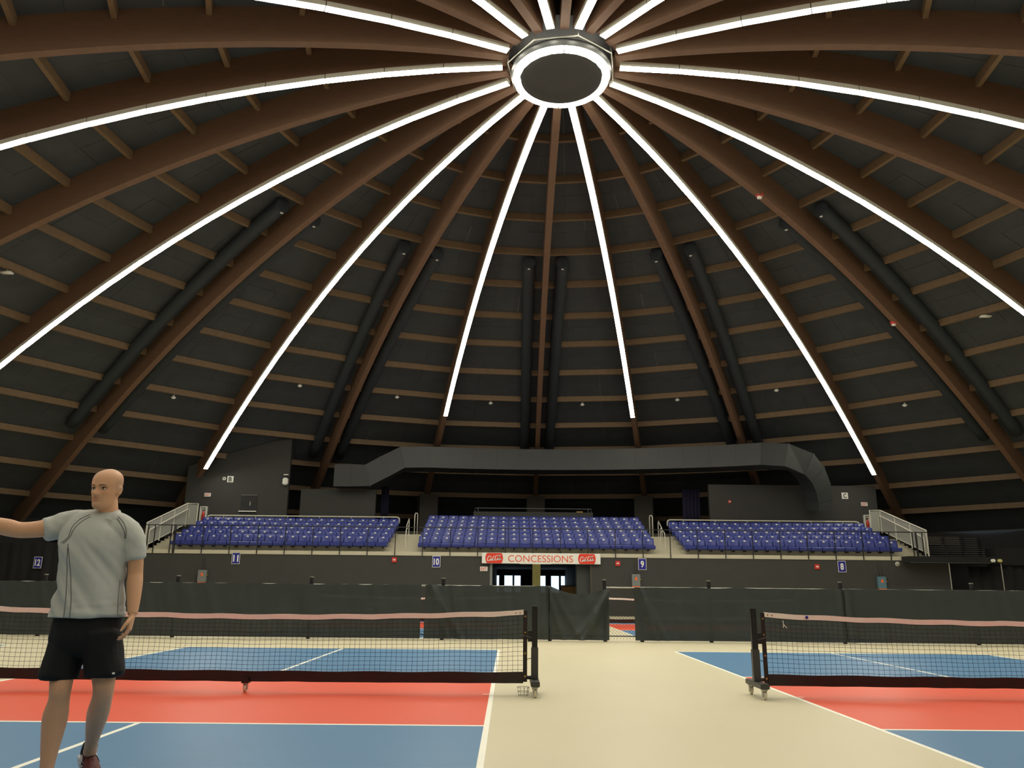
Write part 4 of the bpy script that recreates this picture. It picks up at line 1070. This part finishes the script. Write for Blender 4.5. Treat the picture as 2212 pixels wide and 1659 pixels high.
mb = MB().box(-.006, .008, -.002, .001, -.006, .004); me = mb.mesh('logo_tab', ['plate_white']); o_ = link('logo_tab', me, man, W_((-2.045, -4.875, .69))-MP); o_.rotation_euler = (0, 0, .6)
# ---- shoes and socks
def shoe(ank, heading, pitch, name):
    """ank: world point of the ankle centre (0.10 above the sole); heading: angle of the toe direction; pitch > 0 lifts the heel"""
    Rm = Matrix.Rotation(heading, 3, 'Z') @ Matrix.Rotation(pitch, 3, 'X')      # toe along +y
    up_ = MB(); Y_ = [-.085, -.07, -.03, .02, .07, .12, .165, .195, .21]; Wd = [.024, .034, .037, .040, .047, .050, .046, .034, .014]; Ht = [.075, .092, .098, .092, .075, .060, .048, .040, .030]
    loft(up_, [(0, y, .02+h/2-.008) for y, h in zip(Y_, Ht)], [(w, h/2) for w, h in zip(Wd, Ht)], (1, 0, 0), 18, 2.4)
    me = solid(up_, .005, 2); me.transform(Matrix.Translation(W_((0, 0, -.10)))); me.transform(Matrix.Translation(ank) @ Rm.to_4x4())
    so_ = part(me, 'shoe', 'shoe_red')
    def sub(mb, nm, m, sm=True):
        me = mb.mesh(nm, [], sm); me.transform(Matrix.Translation(W_((0, 0, -.10)))); me.transform(Matrix.Translation(ank-MP) @ Rm.to_4x4()); me.materials.append(M[m]); return link(nm, me, so_)
    sl = MB(); Ys = [-.095, -.08, -.03, .03, .09, .14, .185, .215]; Ws = [.024, .038, .041, .040, .050, .053, .046, .018]
    poly = [(w, y) for y, w in zip(Ys, Ws)]+[(-w, y) for y, w in zip(Ys[::-1], Ws[::-1])]
    sl.prism(poly, 2, 0, .026); sub(sl, 'sole', 'sole', False)
    for s in (-1, 1):
        x0 = s*.0435
        st_ = MB()
        st_.tube([(s*.038, -.035, .07), (s*.0435, .01, .045), (s*.048, .05, .03)], .0045, 6); st_.tube([(s*.038, -.01, .078), (s*.0435, .035, .05), (s*.0495, .075, .032)], .0045, 6)
        st_.tube([(s*.043, -.03, .04), (s*.043, .02, .06), (s*.0425, .055, .066)], .004, 6); st_.tube([(s*.044, -.02, .035), (s*.0465, .04, .05), (s*.047, .075, .055)], .004, 6)
        q = sub(st_, 'side_stripe', 'sole'); q['kind'] = 'stuff'
    lc = MB()
    for i in range(5):
        y = .04+i*.022; z = .098-.0105*i-.0012*i*i; lc.tube([(-.026, y, z-.010), (0, y+.006, z+.002), (.026, y+.012, z-.012)], .0032, 6)
    lc.tube([(0, .035, .10), (.03, .03, .09), (.05, .05, .06), (.045, .06, .05)], .003, 6); lc.tube([(0, .035, .10), (-.03, .035, .09), (-.048, .055, .062)], .003, 6)
    q = sub(lc, 'laces', 'sock'); q['kind'] = 'stuff'
    sk = MB(); sk.tube([(0, -.035, .06), (0, -.03, .10), (0, -.028, .125)], [.042, .044, .043], 18); sub(sk, 'sock', 'sock')
shoe(W_((-2.326, -4.905, .098)), PI+math.radians(-18), 0, 'l')
shoe(W_((-2.312, -4.470, .205)), PI+math.radians(42), math.radians(-24), 'r')
